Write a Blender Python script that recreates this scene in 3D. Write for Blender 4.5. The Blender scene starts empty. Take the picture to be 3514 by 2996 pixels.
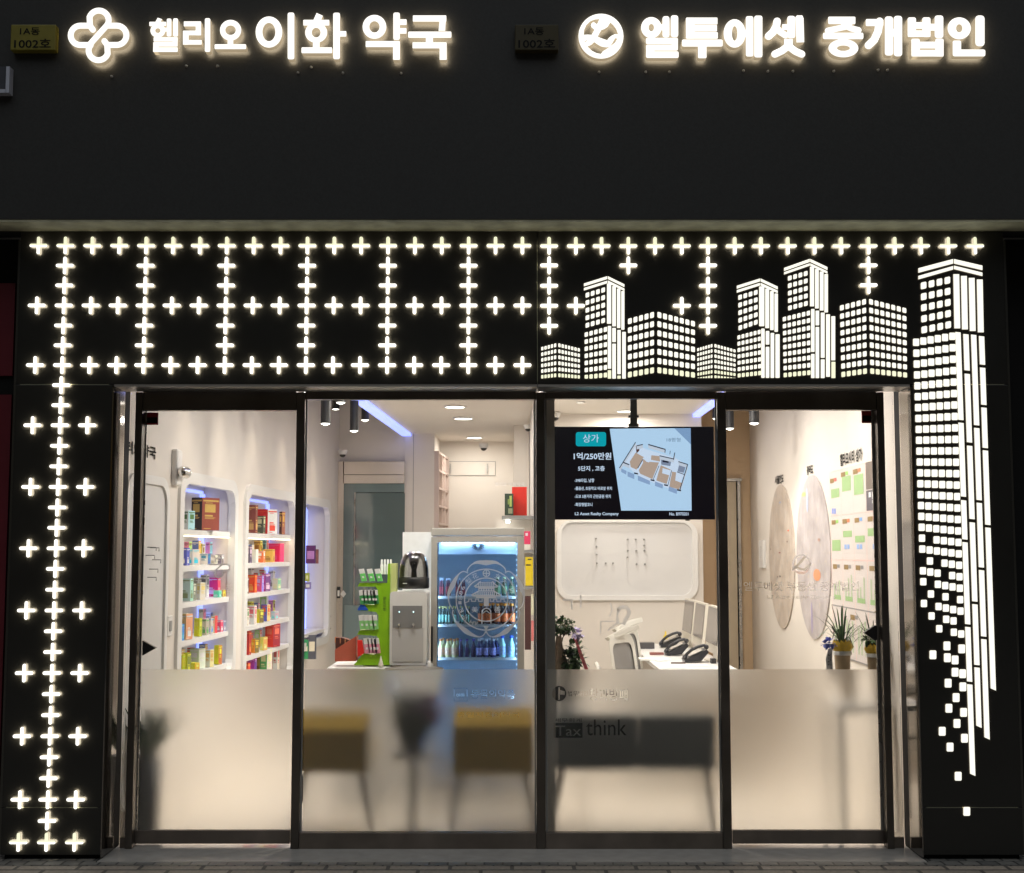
import bpy, math, random
from mathutils import Vector, Matrix
R = math.radians
random.seed(7)
S = bpy.context.scene
COL = S.collection

# ------------------------------------------------------------------ camera, sky, exposure
F, CX, CY, DIST, EYE = 4490.0, 1757.0, 1498.0, 6.9, 1.55
PITCH = math.atan(0.0872)
cam = bpy.data.cameras.new('camera'); cam_o = bpy.data.objects.new('camera', cam); COL.objects.link(cam_o)
cam.sensor_width = 36; cam.lens = F / 3514 * 36; cam.clip_start = 0.1; cam.clip_end = 2000
cam_o.location = (0, -DIST, EYE); cam_o.rotation_euler = (R(90) + PITCH, 0, 0)
S.camera = cam_o
W = bpy.data.worlds.new('World'); S.world = W; W.use_nodes = True
nt = W.node_tree; bg = nt.nodes['Background']
sky = nt.nodes.new('ShaderNodeTexSky'); sky.sky_type = 'NISHITA'; sky.sun_disc = False
sky.sun_elevation = R(-3); sky.sun_rotation = R(200)
nt.links.new(sky.outputs[0], bg.inputs[0]); bg.inputs[1].default_value = 0.15
sun = bpy.data.lights.new('night_sun', 'SUN'); sun.energy = 0.85; sun.angle = R(70); sun.color = (0.93, 0.97, 1.0)
sun_o = bpy.data.objects.new('night_sun', sun); COL.objects.link(sun_o); sun_o.rotation_euler = (R(27), 0, R(8))
S.view_settings.view_transform = 'Standard'; S.view_settings.look = 'None'
S.view_settings.exposure = 0.0; S.view_settings.gamma = 1.0
S.render.engine = 'CYCLES'
cy = S.cycles
cy.use_denoising = True; cy.max_bounces = 10; cy.diffuse_bounces = 4; cy.glossy_bounces = 4
cy.transmission_bounces = 8; cy.transparent_max_bounces = 16; cy.sample_clamp_indirect = 5.0
cy.caustics_reflective = False; cy.caustics_refractive = True; cy.blur_glossy = 0.5
try: cy.denoiser = 'OPENIMAGEDENOISE'
except Exception: pass

# ------------------------------------------------------------------ pixel (source 3514 x 2996) -> point on a vertical plane
def ray(u, v):
    a = (u - CX) / F; b = (CY - v) / F
    return a, math.cos(PITCH) - b * math.sin(PITCH), math.sin(PITCH) + b * math.cos(PITCH)
def P(u, v, Y):
    a, dy, dz = ray(u, v); t = (Y + DIST) / dy
    return Vector((a * t, Y, EYE + dz * t))
LW = (-2.1, 0.05); RW = (2.1, 0.018)                # the two side walls: X = x0 + m * Y
def PW(u, v, wall, off=0.0):
    a, dy, dz = ray(u, v); x0, m = wall; x0 += off
    k = a / dy; Y = (x0 - k * DIST) / (k - m)
    return Vector((x0 + m * Y, Y, EYE + dz / dy * (Y + DIST)))
def wx(wall, Y): return wall[0] + wall[1] * Y

# ------------------------------------------------------------------ materials
def lin(c): return c / 12.92 if c <= 0.04045 else ((c + 0.055) / 1.055) ** 2.4
def C(r, g, b): return (lin(r / 255), lin(g / 255), lin(b / 255), 1)
MATS = {}
def mat(name, col, rough=0.5, metal=0.0, spec=0.5, emit=None, strength=0.0, noise=0.0, nscale=8.0, bump=0.0, trans=0.0, coat=0.0):
    if name in MATS: return MATS[name]
    m = bpy.data.materials.new(name); m.use_nodes = True; t = m.node_tree; p = t.nodes['Principled BSDF']
    p.inputs['Base Color'].default_value = col; p.inputs['Roughness'].default_value = rough
    p.inputs['Metallic'].default_value = metal; p.inputs['Specular IOR Level'].default_value = spec
    p.inputs['Coat Weight'].default_value = coat
    if emit:
        p.inputs['Emission Color'].default_value = emit; p.inputs['Emission Strength'].default_value = strength
    if noise or bump:
        tc = t.nodes.new('ShaderNodeTexCoord'); n = t.nodes.new('ShaderNodeTexNoise')
        n.inputs['Scale'].default_value = nscale; n.inputs['Detail'].default_value = 6
        t.links.new(tc.outputs['Object'], n.inputs['Vector'])
        if noise:
            mr = t.nodes.new('ShaderNodeMapRange'); mr.inputs['From Min'].default_value = 0.25; mr.inputs['From Max'].default_value = 0.75
            mr.inputs['To Min'].default_value = 1 - noise; mr.inputs['To Max'].default_value = 1 + noise
            t.links.new(n.outputs['Fac'], mr.inputs['Value'])
            mx = t.nodes.new('ShaderNodeMix'); mx.data_type = 'RGBA'; mx.blend_type = 'MULTIPLY'; mx.inputs[0].default_value = 1
            mx.inputs[6].default_value = col; t.links.new(mr.outputs[0], mx.inputs[7]); t.links.new(mx.outputs[2], p.inputs['Base Color'])
            mr2 = t.nodes.new('ShaderNodeMapRange'); mr2.inputs['To Min'].default_value = max(0.02, rough - noise * 0.4); mr2.inputs['To Max'].default_value = min(1, rough + noise * 0.4)
            t.links.new(n.outputs['Fac'], mr2.inputs['Value']); t.links.new(mr2.outputs[0], p.inputs['Roughness'])
        if bump:
            b = t.nodes.new('ShaderNodeBump'); b.inputs['Strength'].default_value = bump; b.inputs['Distance'].default_value = 0.01
            t.links.new(n.outputs['Fac'], b.inputs['Height']); t.links.new(b.outputs[0], p.inputs['Normal'])
    MATS[name] = m; return m
def emis(name, col, strength):
    return mat(name, (0.004, 0.004, 0.004, 1) if name.startswith('screen') else (0.5, 0.5, 0.5, 1), 0.5, spec=0.1, emit=col, strength=strength)
def glass_mat(name, tint=(1, 1, 1, 1), refl=1.0):
    if name in MATS: return MATS[name]
    m = bpy.data.materials.new(name); m.use_nodes = True; t = m.node_tree; t.nodes.clear()
    o = t.nodes.new('ShaderNodeOutputMaterial'); mx = t.nodes.new('ShaderNodeMixShader')
    tr = t.nodes.new('ShaderNodeBsdfTransparent'); gl = t.nodes.new('ShaderNodeBsdfGlossy'); fr = t.nodes.new('ShaderNodeFresnel')
    tr.inputs[0].default_value = tint; gl.inputs['Roughness'].default_value = 0.01; fr.inputs[0].default_value = 1.45
    mu = t.nodes.new('ShaderNodeMath'); mu.operation = 'MULTIPLY'; mu.inputs[1].default_value = refl
    t.links.new(fr.outputs[0], mu.inputs[0]); t.links.new(mu.outputs[0], mx.inputs[0])
    t.links.new(tr.outputs[0], mx.inputs[1]); t.links.new(gl.outputs[0], mx.inputs[2]); t.links.new(mx.outputs[0], o.inputs[0])
    MATS[name] = m; return m
def film_mat(name, rough, ior, white, col=(0.92, 0.92, 0.92, 1)):
    if name in MATS: return MATS[name]
    m = bpy.data.materials.new(name); m.use_nodes = True; t = m.node_tree; t.nodes.clear()
    o = t.nodes.new('ShaderNodeOutputMaterial'); mx = t.nodes.new('ShaderNodeMixShader')
    rf = t.nodes.new('ShaderNodeBsdfRefraction'); rf.inputs['Color'].default_value = col
    rf.distribution = 'BECKMANN'; rf.inputs['Roughness'].default_value = rough; rf.inputs['IOR'].default_value = ior
    tl = t.nodes.new('ShaderNodeBsdfTranslucent'); tl.inputs[0].default_value = (0.85, 0.85, 0.85, 1)
    mx.inputs[0].default_value = white
    t.links.new(rf.outputs[0], mx.inputs[1]); t.links.new(tl.outputs[0], mx.inputs[2]); t.links.new(mx.outputs[0], o.inputs[0])
    MATS[name] = m; return m

M_FACADE = mat('facade_stone', (0.045, 0.046, 0.045, 1), 0.42, noise=0.10, nscale=90, bump=0.04, spec=0.3)
M_SOFFIT = mat('soffit', (0.55, 0.55, 0.40, 1), 0.6, noise=0.35, nscale=9)
M_PANEL = mat('black_panel', (0.020, 0.020, 0.018, 1), 0.30, spec=0.45, noise=0.15, nscale=3)
M_SEAM = mat('panel_seam', (0.35, 0.36, 0.25, 1), 0.4, metal=0.6)
M_EDGE = mat('panel_edge', (0.10, 0.10, 0.09, 1), 0.3, metal=0.8)
M_MIRROR = mat('polished_return', (0.30, 0.28, 0.26, 1), 0.08, metal=1.0, noise=0.05, nscale=2)
M_SOFTM = mat('satin_return', (0.62, 0.60, 0.57, 1), 0.38, metal=1.0, noise=0.05, nscale=2)
M_BRONZE = mat('dark_bronze_frame', (0.14, 0.125, 0.11, 1), 0.33, metal=0.9, noise=0.25, nscale=5)
M_BRONZE_L = mat('bronze_rail', (0.20, 0.17, 0.145, 1), 0.36, metal=0.7, noise=0.25, nscale=6)
M_STEEL = mat('brushed_steel', (0.48, 0.47, 0.45, 1), 0.28, metal=0.9, noise=0.12, nscale=12)
M_BLACK = mat('black_plastic', (0.012, 0.012, 0.013, 1), 0.35)
M_BLACKM = mat('matte_black', (0.010, 0.010, 0.010, 1), 0.8, spec=0.2)
M_WALL = mat('white_wall', (0.75, 0.70, 0.64, 1), 0.7, noise=0.03, nscale=3, bump=0.02)
M_WALLG = mat('pale_panel', (0.68, 0.67, 0.66, 1), 0.45, noise=0.03, nscale=3)
M_CEIL = mat('ceiling_paint', (0.74, 0.70, 0.64, 1), 0.8, noise=0.02, nscale=3)
M_TAN = mat('tan_wall', (0.66, 0.48, 0.30, 1), 0.6, noise=0.05, nscale=4)
M_FLOOR = mat('interior_floor', (0.72, 0.65, 0.56, 1), 0.35, noise=0.05, nscale=4)
M_WHITE = mat('white_lacquer', (0.78, 0.77, 0.75, 1), 0.3, noise=0.02, nscale=5)
M_GREY = mat('grey_plastic', (0.30, 0.30, 0.29, 1), 0.45)
M_GLASS = glass_mat('clear_glass', (0.97, 0.985, 0.98, 1))
M_FILM = film_mat('frosted_film', 0.60, 1.30, 0.03, (0.97, 0.96, 0.94, 1))
M_FAINT = film_mat('faint_etch', 0.30, 1.20, 0.22)
M_DECAL = film_mat('etched_decal', 0.75, 1.5, 0.75)
L_WARM = (1.0, 0.93, 0.80, 1)
M_LED = emis('led_white', (1.0, 0.98, 0.92, 1), 1.5)
M_CELL = emis('led_cell', (1.0, 0.99, 0.86, 1), 1.1)
M_HALO = emis('led_rear', (1.0, 0.86, 0.62, 1), 22.0)  # glow added on the backs of the crosses to spread a halo
M_HALO2 = emis('led_cell_rear', (1.0, 0.78, 0.60, 1), 5.0)  # glow added behind the skyline cells to tint the gaps between them
M_LEDY = emis('led_yellowish', (0.95, 0.96, 0.66, 1), 1.0)
M_LEDS = emis('led_glow_edge', (1.0, 0.90, 0.62, 1), 0.35)
M_SIGN = emis('sign_face', (1.0, 0.97, 0.90, 1), 1.2)
M_SIGNS = emis('sign_edge', (1.0, 0.78, 0.48, 1), 0.35)
M_SIGNB = emis('sign_rear', (1.0, 0.80, 0.54, 1), 11.0)
M_LAMP = emis('lamp_disc', (1.0, 0.95, 0.85, 1), 9.0)
M_BLUE = emis('blue_led', (0.22, 0.30, 1.0, 1), 1.9)
M_BLUE2 = emis('fridge_led', (0.52, 0.72, 1.0, 1), 22.0)

# ------------------------------------------------------------------ mesh builder
class MB:
    def __init__(s): s.v = []; s.f = []; s.m = []; s.mi = []; s.sm = []
    def mid(s, m):
        if m not in s.m: s.m.append(m)
        return s.m.index(m)
    def add(s, vs, fs, m, smooth=False):
        o = len(s.v); s.v += [tuple(x) for x in vs]; k = s.mid(m)
        for f in fs: s.f.append([i + o for i in f]); s.mi.append(k); s.sm.append(smooth)
        return s
    def box(s, a, b, m, M=None):
        x0, x1 = sorted((a[0], b[0])); y0, y1 = sorted((a[1], b[1])); z0, z1 = sorted((a[2], b[2]))
        v = [Vector(p) for p in ((x0, y0, z0), (x1, y0, z0), (x1, y1, z0), (x0, y1, z0), (x0, y0, z1), (x1, y0, z1), (x1, y1, z1), (x0, y1, z1))]
        if M: v = [M @ p for p in v]
        return s.add(v, [(0, 3, 2, 1), (4, 5, 6, 7), (0, 1, 5, 4), (1, 2, 6, 5), (2, 3, 7, 6), (3, 0, 4, 7)], m)
    def pbox(s, u0, v0, u1, v1, Y, dep, m):            # box whose front face fills a picture rectangle at depth Y
        uc = (u0 + u1) / 2; vc = (v0 + v1) / 2
        return s.box((P(u0, vc, Y).x, Y, P(uc, v0, Y).z), (P(u1, vc, Y).x, Y + dep, P(uc, v1, Y).z), m)
    def prism(s, pts, y0, y1, m, ms=None):             # polygon in XZ pushed along Y
        n = len(pts)
        v = [(p[0], y0, p[1]) for p in pts] + [(p[0], y1, p[1]) for p in pts]
        s.add(v, [list(range(n)), list(range(2 * n - 1, n - 1, -1))], m)
        return s.add(v, [(i, i + n, (i + 1) % n + n, (i + 1) % n) for i in range(n)], ms or m)
    def extr(s, vs, d, m, ms=None):                    # planar loop of 3D points pushed by vector d
        n = len(vs); d = Vector(d); v = [Vector(p) for p in vs] + [Vector(p) + d for p in vs]
        s.add(v, [list(range(n)), list(range(2 * n - 1, n - 1, -1))], m)
        return s.add(v, [(i, i + n, (i + 1) % n + n, (i + 1) % n) for i in range(n)], ms or m)
    def lathe(s, prof, c, m, n=20, axis='z', M=None):
        v = []; f = []
        for r, h in prof:
            for i in range(n):
                a = 2 * math.pi * i / n
                p = Vector((r * math.cos(a), r * math.sin(a), h))
                if axis == 'y': p = Vector((p.x, p.z, p.y))
                if axis == 'x': p = Vector((p.z, p.x, p.y))
                p = (M @ p if M else p) + Vector(c); v.append(p)
        for j in range(len(prof) - 1):
            for i in range(n): f.append((j * n + i, j * n + (i + 1) % n, (j + 1) * n + (i + 1) % n, (j + 1) * n + i))
        s.add(v, f, m, True)
        for j in (0, len(prof) - 1):
            if prof[j][0] > 1e-5: s.add(v[j * n:(j + 1) * n], [list(range(n))], m)
        return s
    def tube(s, pts, r, m, n=8, r1=None):
        pts = [Vector(p) for p in pts]; v = []; f = []; K = len(pts)
        for k, p in enumerate(pts):
            d = (pts[min(k + 1, K - 1)] - pts[max(k - 1, 0)]).normalized()
            up = Vector((0, 0, 1)) if abs(d.z) < 0.9 else Vector((1, 0, 0))
            a = d.cross(up).normalized(); b = d.cross(a); rr = r if r1 is None else r + (r1 - r) * k / (K - 1)
            for i in range(n):
                t = 2 * math.pi * i / n; v.append(p + a * (rr * math.cos(t)) + b * (rr * math.sin(t)))
        for k in range(K - 1):
            for i in range(n): f.append((k * n + i, k * n + (i + 1) % n, (k + 1) * n + (i + 1) % n, (k + 1) * n + i))
        s.add(v, f, m, True); s.add(v[:n], [list(range(n))], m); s.add(v[-n:], [list(range(n))], m)
        return s
    def sphere(s, c, r, m, n=14, sq=(1, 1, 1), h0=-90, h1=90):
        prof = [(r * math.cos(R(h0 + (h1 - h0) * i / 10)), r * math.sin(R(h0 + (h1 - h0) * i / 10))) for i in range(11)]
        M = Matrix.Diagonal((sq[0], sq[1], sq[2])).to_3x3()
        return s.lathe([(max(a, 1e-6), b) for a, b in prof], c, m, n, M=M)
    def obj(s, name, parent=None, bevel=0.0, origin=None):
        me = bpy.data.meshes.new(name); org = Vector(origin) if origin else Vector((0, 0, 0))
        if parent is not None and origin is None: org = parent.matrix_basis.translation
        me.from_pydata([tuple(Vector(p) - org) for p in s.v], [], s.f)
        for m in s.m: me.materials.append(m)
        me.polygons.foreach_set('material_index', s.mi); me.polygons.foreach_set('use_smooth', s.sm); me.update()
        o = bpy.data.objects.new(name, me); COL.objects.link(o)
        if parent is not None: o.parent = parent
        else: o.location = org
        if bevel:
            b = o.modifiers.new('edge', 'BEVEL'); b.width = bevel; b.segments = 2; b.limit_method = 'ANGLE'; b.angle_limit = R(50)
        return o
def tag(o, label=None, cat=None, group=None, kind=None):
    if label: o['label'] = label
    if cat: o['category'] = cat
    if group: o['group'] = group
    if kind: o['kind'] = kind
    return o
def thing(name, label, cat, loc=(0, 0, 0), group=None):
    o = bpy.data.objects.new(name, None); COL.objects.link(o); o.location = loc; o.empty_display_size = 0.05
    return tag(o, label, cat, group)
ORD = ['first', 'second', 'third', 'fourth', 'fifth', 'sixth', 'seventh', 'eighth', 'ninth', 'tenth', 'eleventh', 'twelfth']
def light(parent, kind, loc, energy, color=(1, 0.925, 0.85), size=0.15, angle=120, blend=0.6, rot=(0, 0, 0)):
    l = bpy.data.lights.new('lamp_light', kind); l.energy = energy; l.color = color
    if kind == 'AREA': l.shape = 'DISK'; l.size = size
    else: l.shadow_soft_size = size
    if kind == 'SPOT': l.spot_size = R(angle); l.spot_blend = blend
    o = bpy.data.objects.new('lamp_light', l); COL.objects.link(o); o.parent = parent
    o.location = Vector(loc) - parent.matrix_basis.translation; o.rotation_euler = rot
    return o

# text: glyph outlines of the built-in font, laid into a parallelogram
def glyphs(body, bold=0.0, space=1.0):
    c = bpy.data.curves.new('t', 'FONT'); c.body = body; c.size = 1; c.offset = bold; c.space_character = space; c.resolution_u = 3
    o = bpy.data.objects.new('t', c); COL.objects.link(o)
    me = bpy.data.meshes.new_from_object(o.evaluated_get(bpy.context.evaluated_depsgraph_get()))
    vs = [v.co.copy() for v in me.vertices]; fs = [list(p.vertices) for p in me.polygons]
    bpy.data.objects.remove(o); bpy.data.curves.remove(c); bpy.data.meshes.remove(me)
    return vs, fs
def text(mb, body, o, r, u, m, bold=0.0, off=None, space=1.0):   # o lower-left corner, r / u full width and height vectors
    vs, fs = glyphs(body, bold, space)
    x0 = min(v.x for v in vs); x1 = max(v.x for v in vs); y0 = min(v.y for v in vs); y1 = max(v.y for v in vs)
    o, r, u = Vector(o), Vector(r), Vector(u)
    mb.add([o + r * ((v.x - x0) / (x1 - x0)) + u * ((v.y - y0) / max(1e-6, y1 - y0)) for v in vs], fs, m)
def ptext(mb, body, u0, v0, u1, v1, Y, m, bold=0.0, space=1.0):
    a = P(u0, v1, Y); b = P(u1, v1, Y); c = P(u0, v0, Y); b.z = a.z; c.x = a.x
    text(mb, body, a, b - a, c - a, m, bold, space=space)

# flat shapes for signs: (faces, boundary loops) in any 2D pixel frame
def rrect(x0, y0, x1, y1, r=6, tl=None):
    r = min(r, (x1 - x0) / 2.01, (y1 - y0) / 2.01); pts = []
    for cx, cyy, a0 in ((x1 - r, y0 + r, -90), (x1 - r, y1 - r, 0), (x0 + r, y1 - r, 90), (x0 + r, y0 + r, 180)):
        for k in range(4):
            a = R(a0 + 30 * k); pts.append((cx + r * math.cos(a), cyy + r * math.sin(a)))
    return [pts], [pts]
def poly(*pts): return [list(pts)], [list(pts)]
def ring(cx, cyy, rx, ry, ix, iy, n=40):
    o = [(cx + rx * math.cos(2 * math.pi * i / n), cyy + ry * math.sin(2 * math.pi * i / n)) for i in range(n)]
    i_ = [(cx + ix * math.cos(2 * math.pi * i / n), cyy + iy * math.sin(2 * math.pi * i / n)) for i in range(n)]
    return [[o[k], o[(k + 1) % n], i_[(k + 1) % n], i_[k]] for k in range(n)], [o, i_[::-1]]
from mathutils.geometry import tessellate_polygon
def holed(*loops):
    flat = [p for l in loops for p in l]
    tr = tessellate_polygon([[Vector((x, y, 0)) for x, y in l] for l in loops])
    return [[flat[i] for i in t] for t in tr], [list(l) for l in loops]
def path(pts, w, caps=True, w1=None):
    pts = [Vector(p) for p in pts]; K = len(pts); L = []; Rr = []
    for k, p in enumerate(pts):
        d1 = (pts[k] - pts[k - 1]).normalized() if k else (pts[1] - pts[0]).normalized()
        d2 = (pts[k + 1] - pts[k]).normalized() if k < K - 1 else d1
        t = (d1 + d2).normalized(); n = Vector((-t.y, t.x)); sc = 1 / max(0.5, n.dot(Vector((-d1.y, d1.x))))
        ww = w if not callable(w) else w(k / (K - 1))
        L.append(p + n * ww / 2 * sc); Rr.append(p - n * ww / 2 * sc)
    fs = [[L[k], L[k + 1], Rr[k + 1], Rr[k]] for k in range(K - 1)]; loop = L + Rr[::-1]
    if caps and not callable(w):
        def cap(c, d):
            a0 = math.atan2(d.y, d.x); return [(c.x + w / 2 * math.cos(a0 + R(a)), c.y + w / 2 * math.sin(a0 + R(a))) for a in range(-90, 91, 30)]
        e = cap(pts[-1], pts[-1] - pts[-2]); s0 = cap(pts[0], pts[0] - pts[1]); fs += [e, s0]
        loop = L[:-1] + [Vector(q) for q in e[::-1]] + Rr[::-1][1:-1] + [Vector(q) for q in s0[::-1]]
    return fs, [loop]
def arc(cx, cyy, rx, ry, a0, a1, n=14):
    return [(cx + rx * math.cos(R(a0 + (a1 - a0) * i / n)), cyy + ry * math.sin(R(a0 + (a1 - a0) * i / n))) for i in range(n + 1)]
def raise_shapes(mb, shapes, fr, Yf, Yb, mf, ms, step=0.0005, mr=None):     # fr = (scale, ox, oy): crop pixel -> source pixel
    sc, ox, oy = fr
    for i, (fs, loops) in enumerate(shapes):
        yf = Yf - i * step
        Q = lambda p: P(p[0] / sc + ox, p[1] / sc + oy, Yf)
        for f in fs:
            mb.add([(q.x, yf, q.z) for q in map(Q, f)], [list(range(len(f)))], mf)
            if mr: mb.add([(q.x, Yb - i * step, q.z) for q in map(Q, f)], [list(range(len(f)))], mr)
        if ms:
            for lp in loops:
                q = [Q(p) for p in lp]; n = len(q)
                mb.add([(p.x, yf, p.z) for p in q] + [(p.x, Yb, p.z) for p in q], [(k, (k + 1) % n, (k + 1) % n + n, k + n) for k in range(n)], ms)

# ================================================================== ground
M_ROAD = mat('asphalt', (0.05, 0.05, 0.05, 1), 0.8, noise=0.3, nscale=20)
def brick_mat(name, c1, c2, mortar, sx, sy, rough, msize=0.012):
    m = bpy.data.materials.new(name); m.use_nodes = True; t = m.node_tree; p = t.nodes['Principled BSDF']
    tc = t.nodes.new('ShaderNodeTexCoord'); b = t.nodes.new('ShaderNodeTexBrick'); n = t.nodes.new('ShaderNodeTexNoise')
    b.inputs['Color1'].default_value = c1; b.inputs['Color2'].default_value = c2; b.inputs['Mortar'].default_value = mortar
    b.inputs['Scale'].default_value = 1; b.inputs['Brick Width'].default_value = sx; b.inputs['Row Height'].default_value = sy
    b.inputs['Mortar Size'].default_value = msize; b.inputs['Mortar Smooth'].default_value = 0.4
    n.inputs['Scale'].default_value = 60; n.inputs['Detail'].default_value = 8
    t.links.new(tc.outputs['Object'], b.inputs['Vector']); t.links.new(tc.outputs['Object'], n.inputs['Vector'])
    mx = t.nodes.new('ShaderNodeMix'); mx.data_type = 'RGBA'; mx.blend_type = 'OVERLAY'; mx.inputs[0].default_value = 0.5
    t.links.new(b.outputs['Color'], mx.inputs[6]); t.links.new(n.outputs['Fac'], mx.inputs[7]); t.links.new(mx.outputs[2], p.inputs['Base Color'])
    bp = t.nodes.new('ShaderNodeBump'); bp.inputs['Strength'].default_value = 0.6; bp.inputs['Distance'].default_value = 0.006; bp.invert = True
    t.links.new(b.outputs['Fac'], bp.inputs['Height']); t.links.new(bp.outputs[0], p.inputs['Normal'])
    p.inputs['Roughness'].default_value = rough; return m
M_PAVE = brick_mat('pavers', (0.40, 0.34, 0.28, 1), (0.30, 0.26, 0.215, 1), (0.10, 0.09, 0.08, 1), 0.30, 0.15, 0.62)
M_EDGER = brick_mat('edge_tiles', (0.26, 0.25, 0.23, 1), (0.13, 0.13, 0.125, 1), (0.04, 0.04, 0.04, 1), 0.09, 0.09, 0.4, 0.006)
tag(MB().box((-600, -600, -0.30), (600, 600, -0.14), M_ROAD).obj('road'), kind='structure')
tag(MB().box((-30, -9, -0.138), (30, -0.372, 0.020), M_PAVE).obj('pavement'), kind='structure')
tag(MB().box((-30, -0.371, -0.13), (30, -0.302, 0.022), M_EDGER).obj('kerb_strip'), kind='structure')

# ================================================================== building shell
bld = thing('shop_building', 'dark stone-faced building whose high blank wall spans the whole width over both shops', 'building')
ZS = P(1757, 752, -0.45).z                      # underside of the projecting upper wall
ZH = P(1757, 1318, -0.25).z                     # underside of the lit header panels
XO = 2.54; XI = 2.045                           # outer / inner edges of the lit pillars
MB().box((-9, -0.45, ZS), (9, -0.06, 5.8), M_FACADE).obj('upper_wall', bld)
MB().box((-9, -0.446, ZS - 0.012), (9, -0.252, ZS - 0.001), M_SOFFIT).obj('soffit', bld)
for s in (-1, 1):
    MB().box((s * 2.055, -0.300, -0.13), (s * 9, -0.06, 0.021), M_EDGER).obj('pier_base', bld)
    MB().box((s * 2.055, -0.048, 0), (s * 2.60, 0.10, ZS - 0.002), M_BLACKM).obj('pier', bld)
# interior shell
YB = 7.5; YR = 4.56
MB().box((-2.9, 0.09, -0.1), (3.2, YB + 0.3, 0.02), M_FLOOR).obj('floor', bld)
def wall_slab(mb, wall, y0, y1, z0, z1, th, m):
    a0, a1 = wx(wall, y0), wx(wall, y1); s = 1 if wall is RW else -1
    mb.extr([(a0, y0, z0), (a1, y1, z0), (a1 + s * th, y1, z0), (a0 + s * th, y0, z0)], (0, 0, z1 - z0), m)
# left wall: pieces round the three recessed shelf alcoves
Y1a, Y1b = PW(618, 1890, LW).y, PW(797, 1890, LW).y
Y2a, Y2b = PW(842, 1890, LW).y, PW(1003, 1890, LW).y
Y3a, Y3b = PW(1030, 1890, LW).y, PW(1124, 1890, LW).y
ZT = 1.998
lw = MB()
for a, b, z0, z1 in ((0.1, Y1a, 0.02, 3.2), (Y1b, Y2a, 0.02, 3.2), (Y2b, Y3a, 0.02, 3.2), (Y3b, 6.52, 0.02, 3.2),
                     (Y1a, Y1b, ZT, 3.2), (Y2a, Y2b, ZT, 3.2), (Y3a, Y3b, ZT, 3.2),
                     (Y1a, Y1b, 0.02, 0.70), (Y2a, Y2b, 0.02, 0.48), (Y3a, Y3b, 0.02, 0.72)):
    wall_slab(lw, LW, a, b, z0, z1, 0.24, M_WALL)
lw.obj('side_wall', bld)
rw = MB(); wall_slab(rw, RW, 0.1, 5.13, 0.02, 3.2, 0.2, M_WALL); rw.obj('side_wall', bld)
# back walls
XC0 = P(1388, 1700, 6.5).x; XC1 = P(1490, 1700, 6.5).x
zc = 2.75
MB().box((-2.2, 6.52, P(1200, 1583, 6.52).z), (XC0, 6.62, 3.2), M_WALL).obj('back_wall', bld)
MB().box((XC0, 6.50, 0.02), (XC1, YB, zc), M_WALL).box((P(1418, 1700, 6.5).x - 0.003, 6.497, 0.02), (P(1418, 1700, 6.5).x + 0.003, 6.4985, zc), M_GREY).obj('column', bld)
MB().box((XC1, YB, 0.02), (0.17, YB + 0.1, zc), M_WALL).obj('back_wall', bld)
xb = P(1764, 1600, 5.6).x
MB().box((xb, 5.6, 0.02), (0.165, YB, zc - 0.001), M_WALL).obj('column', bld)
MB().box((0.17, 0.12, 0.02), (0.23, YB + 0.1, 3.2), M_WALL).obj('partition', bld)
XRB = P(2410, 1700, YR).x
MB().box((0.23, YR, 0.02), (XRB, YR + 0.1, zc), M_WALL).box((XRB - 0.1, YR + 0.1, 0.02), (XRB, 5.15, 3.2), M_TAN).obj('back_wall', bld)
MB().box((XRB - 0.1, 5.15, 0.02), (2.4, 5.25, 3.2), M_TAN).obj('back_wall', bld)
# ceilings: dropped field in the middle, raised strips along both side walls
def xl(Y): return P(1225, 1370, 3.5).x + (Y - 3.5) * 0.04
XRC = 1.65
MB().extr([(xl(0.1), 0.1, zc), (XRC - 0.01, 0.1, zc), (XRC + 0.01, YR + 0.1, zc), (0.2, YR + 0.1, zc), (0.2, YB, zc), (xl(YB), YB, zc)], (0, 0, 0.12), M_CEIL).obj('ceiling', bld)
MB().box((-2.9, 0.1, 3.2), (3.2, YB + 0.2, 3.3), M_CEIL).obj('ceiling', bld)
MB().box((-2.9, 0.03, 2.47), (3.2, 0.09, 3.2), M_WALL).obj('front_bulkhead', bld)
cv = MB()
cv.extr([(xl(0.3) - 0.005, 0.3, zc - 0.03), (xl(0.3) + 0.085, 0.3, zc - 0.03), (xl(6.5) + 0.085, 6.49, zc - 0.03), (xl(6.5) - 0.005, 6.49, zc - 0.03)], (0, 0, 0.028), M_BLUE)
cv.obj('cove_light', bld)
MB().box((XRC - 0.06, 0.3, zc - 0.03), (XRC + 0.005, YR - 0.003, zc - 0.002), M_BLUE).obj('cove_light', bld)
MB().box((-2.044, -0.300, -0.13), (2.044, 0.088, 0.024), mat('sill_stone', (0.60, 0.57, 0.53, 1), 0.18, noise=0.10, nscale=14, coat=0.5)).obj('door_sill', bld)

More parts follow.
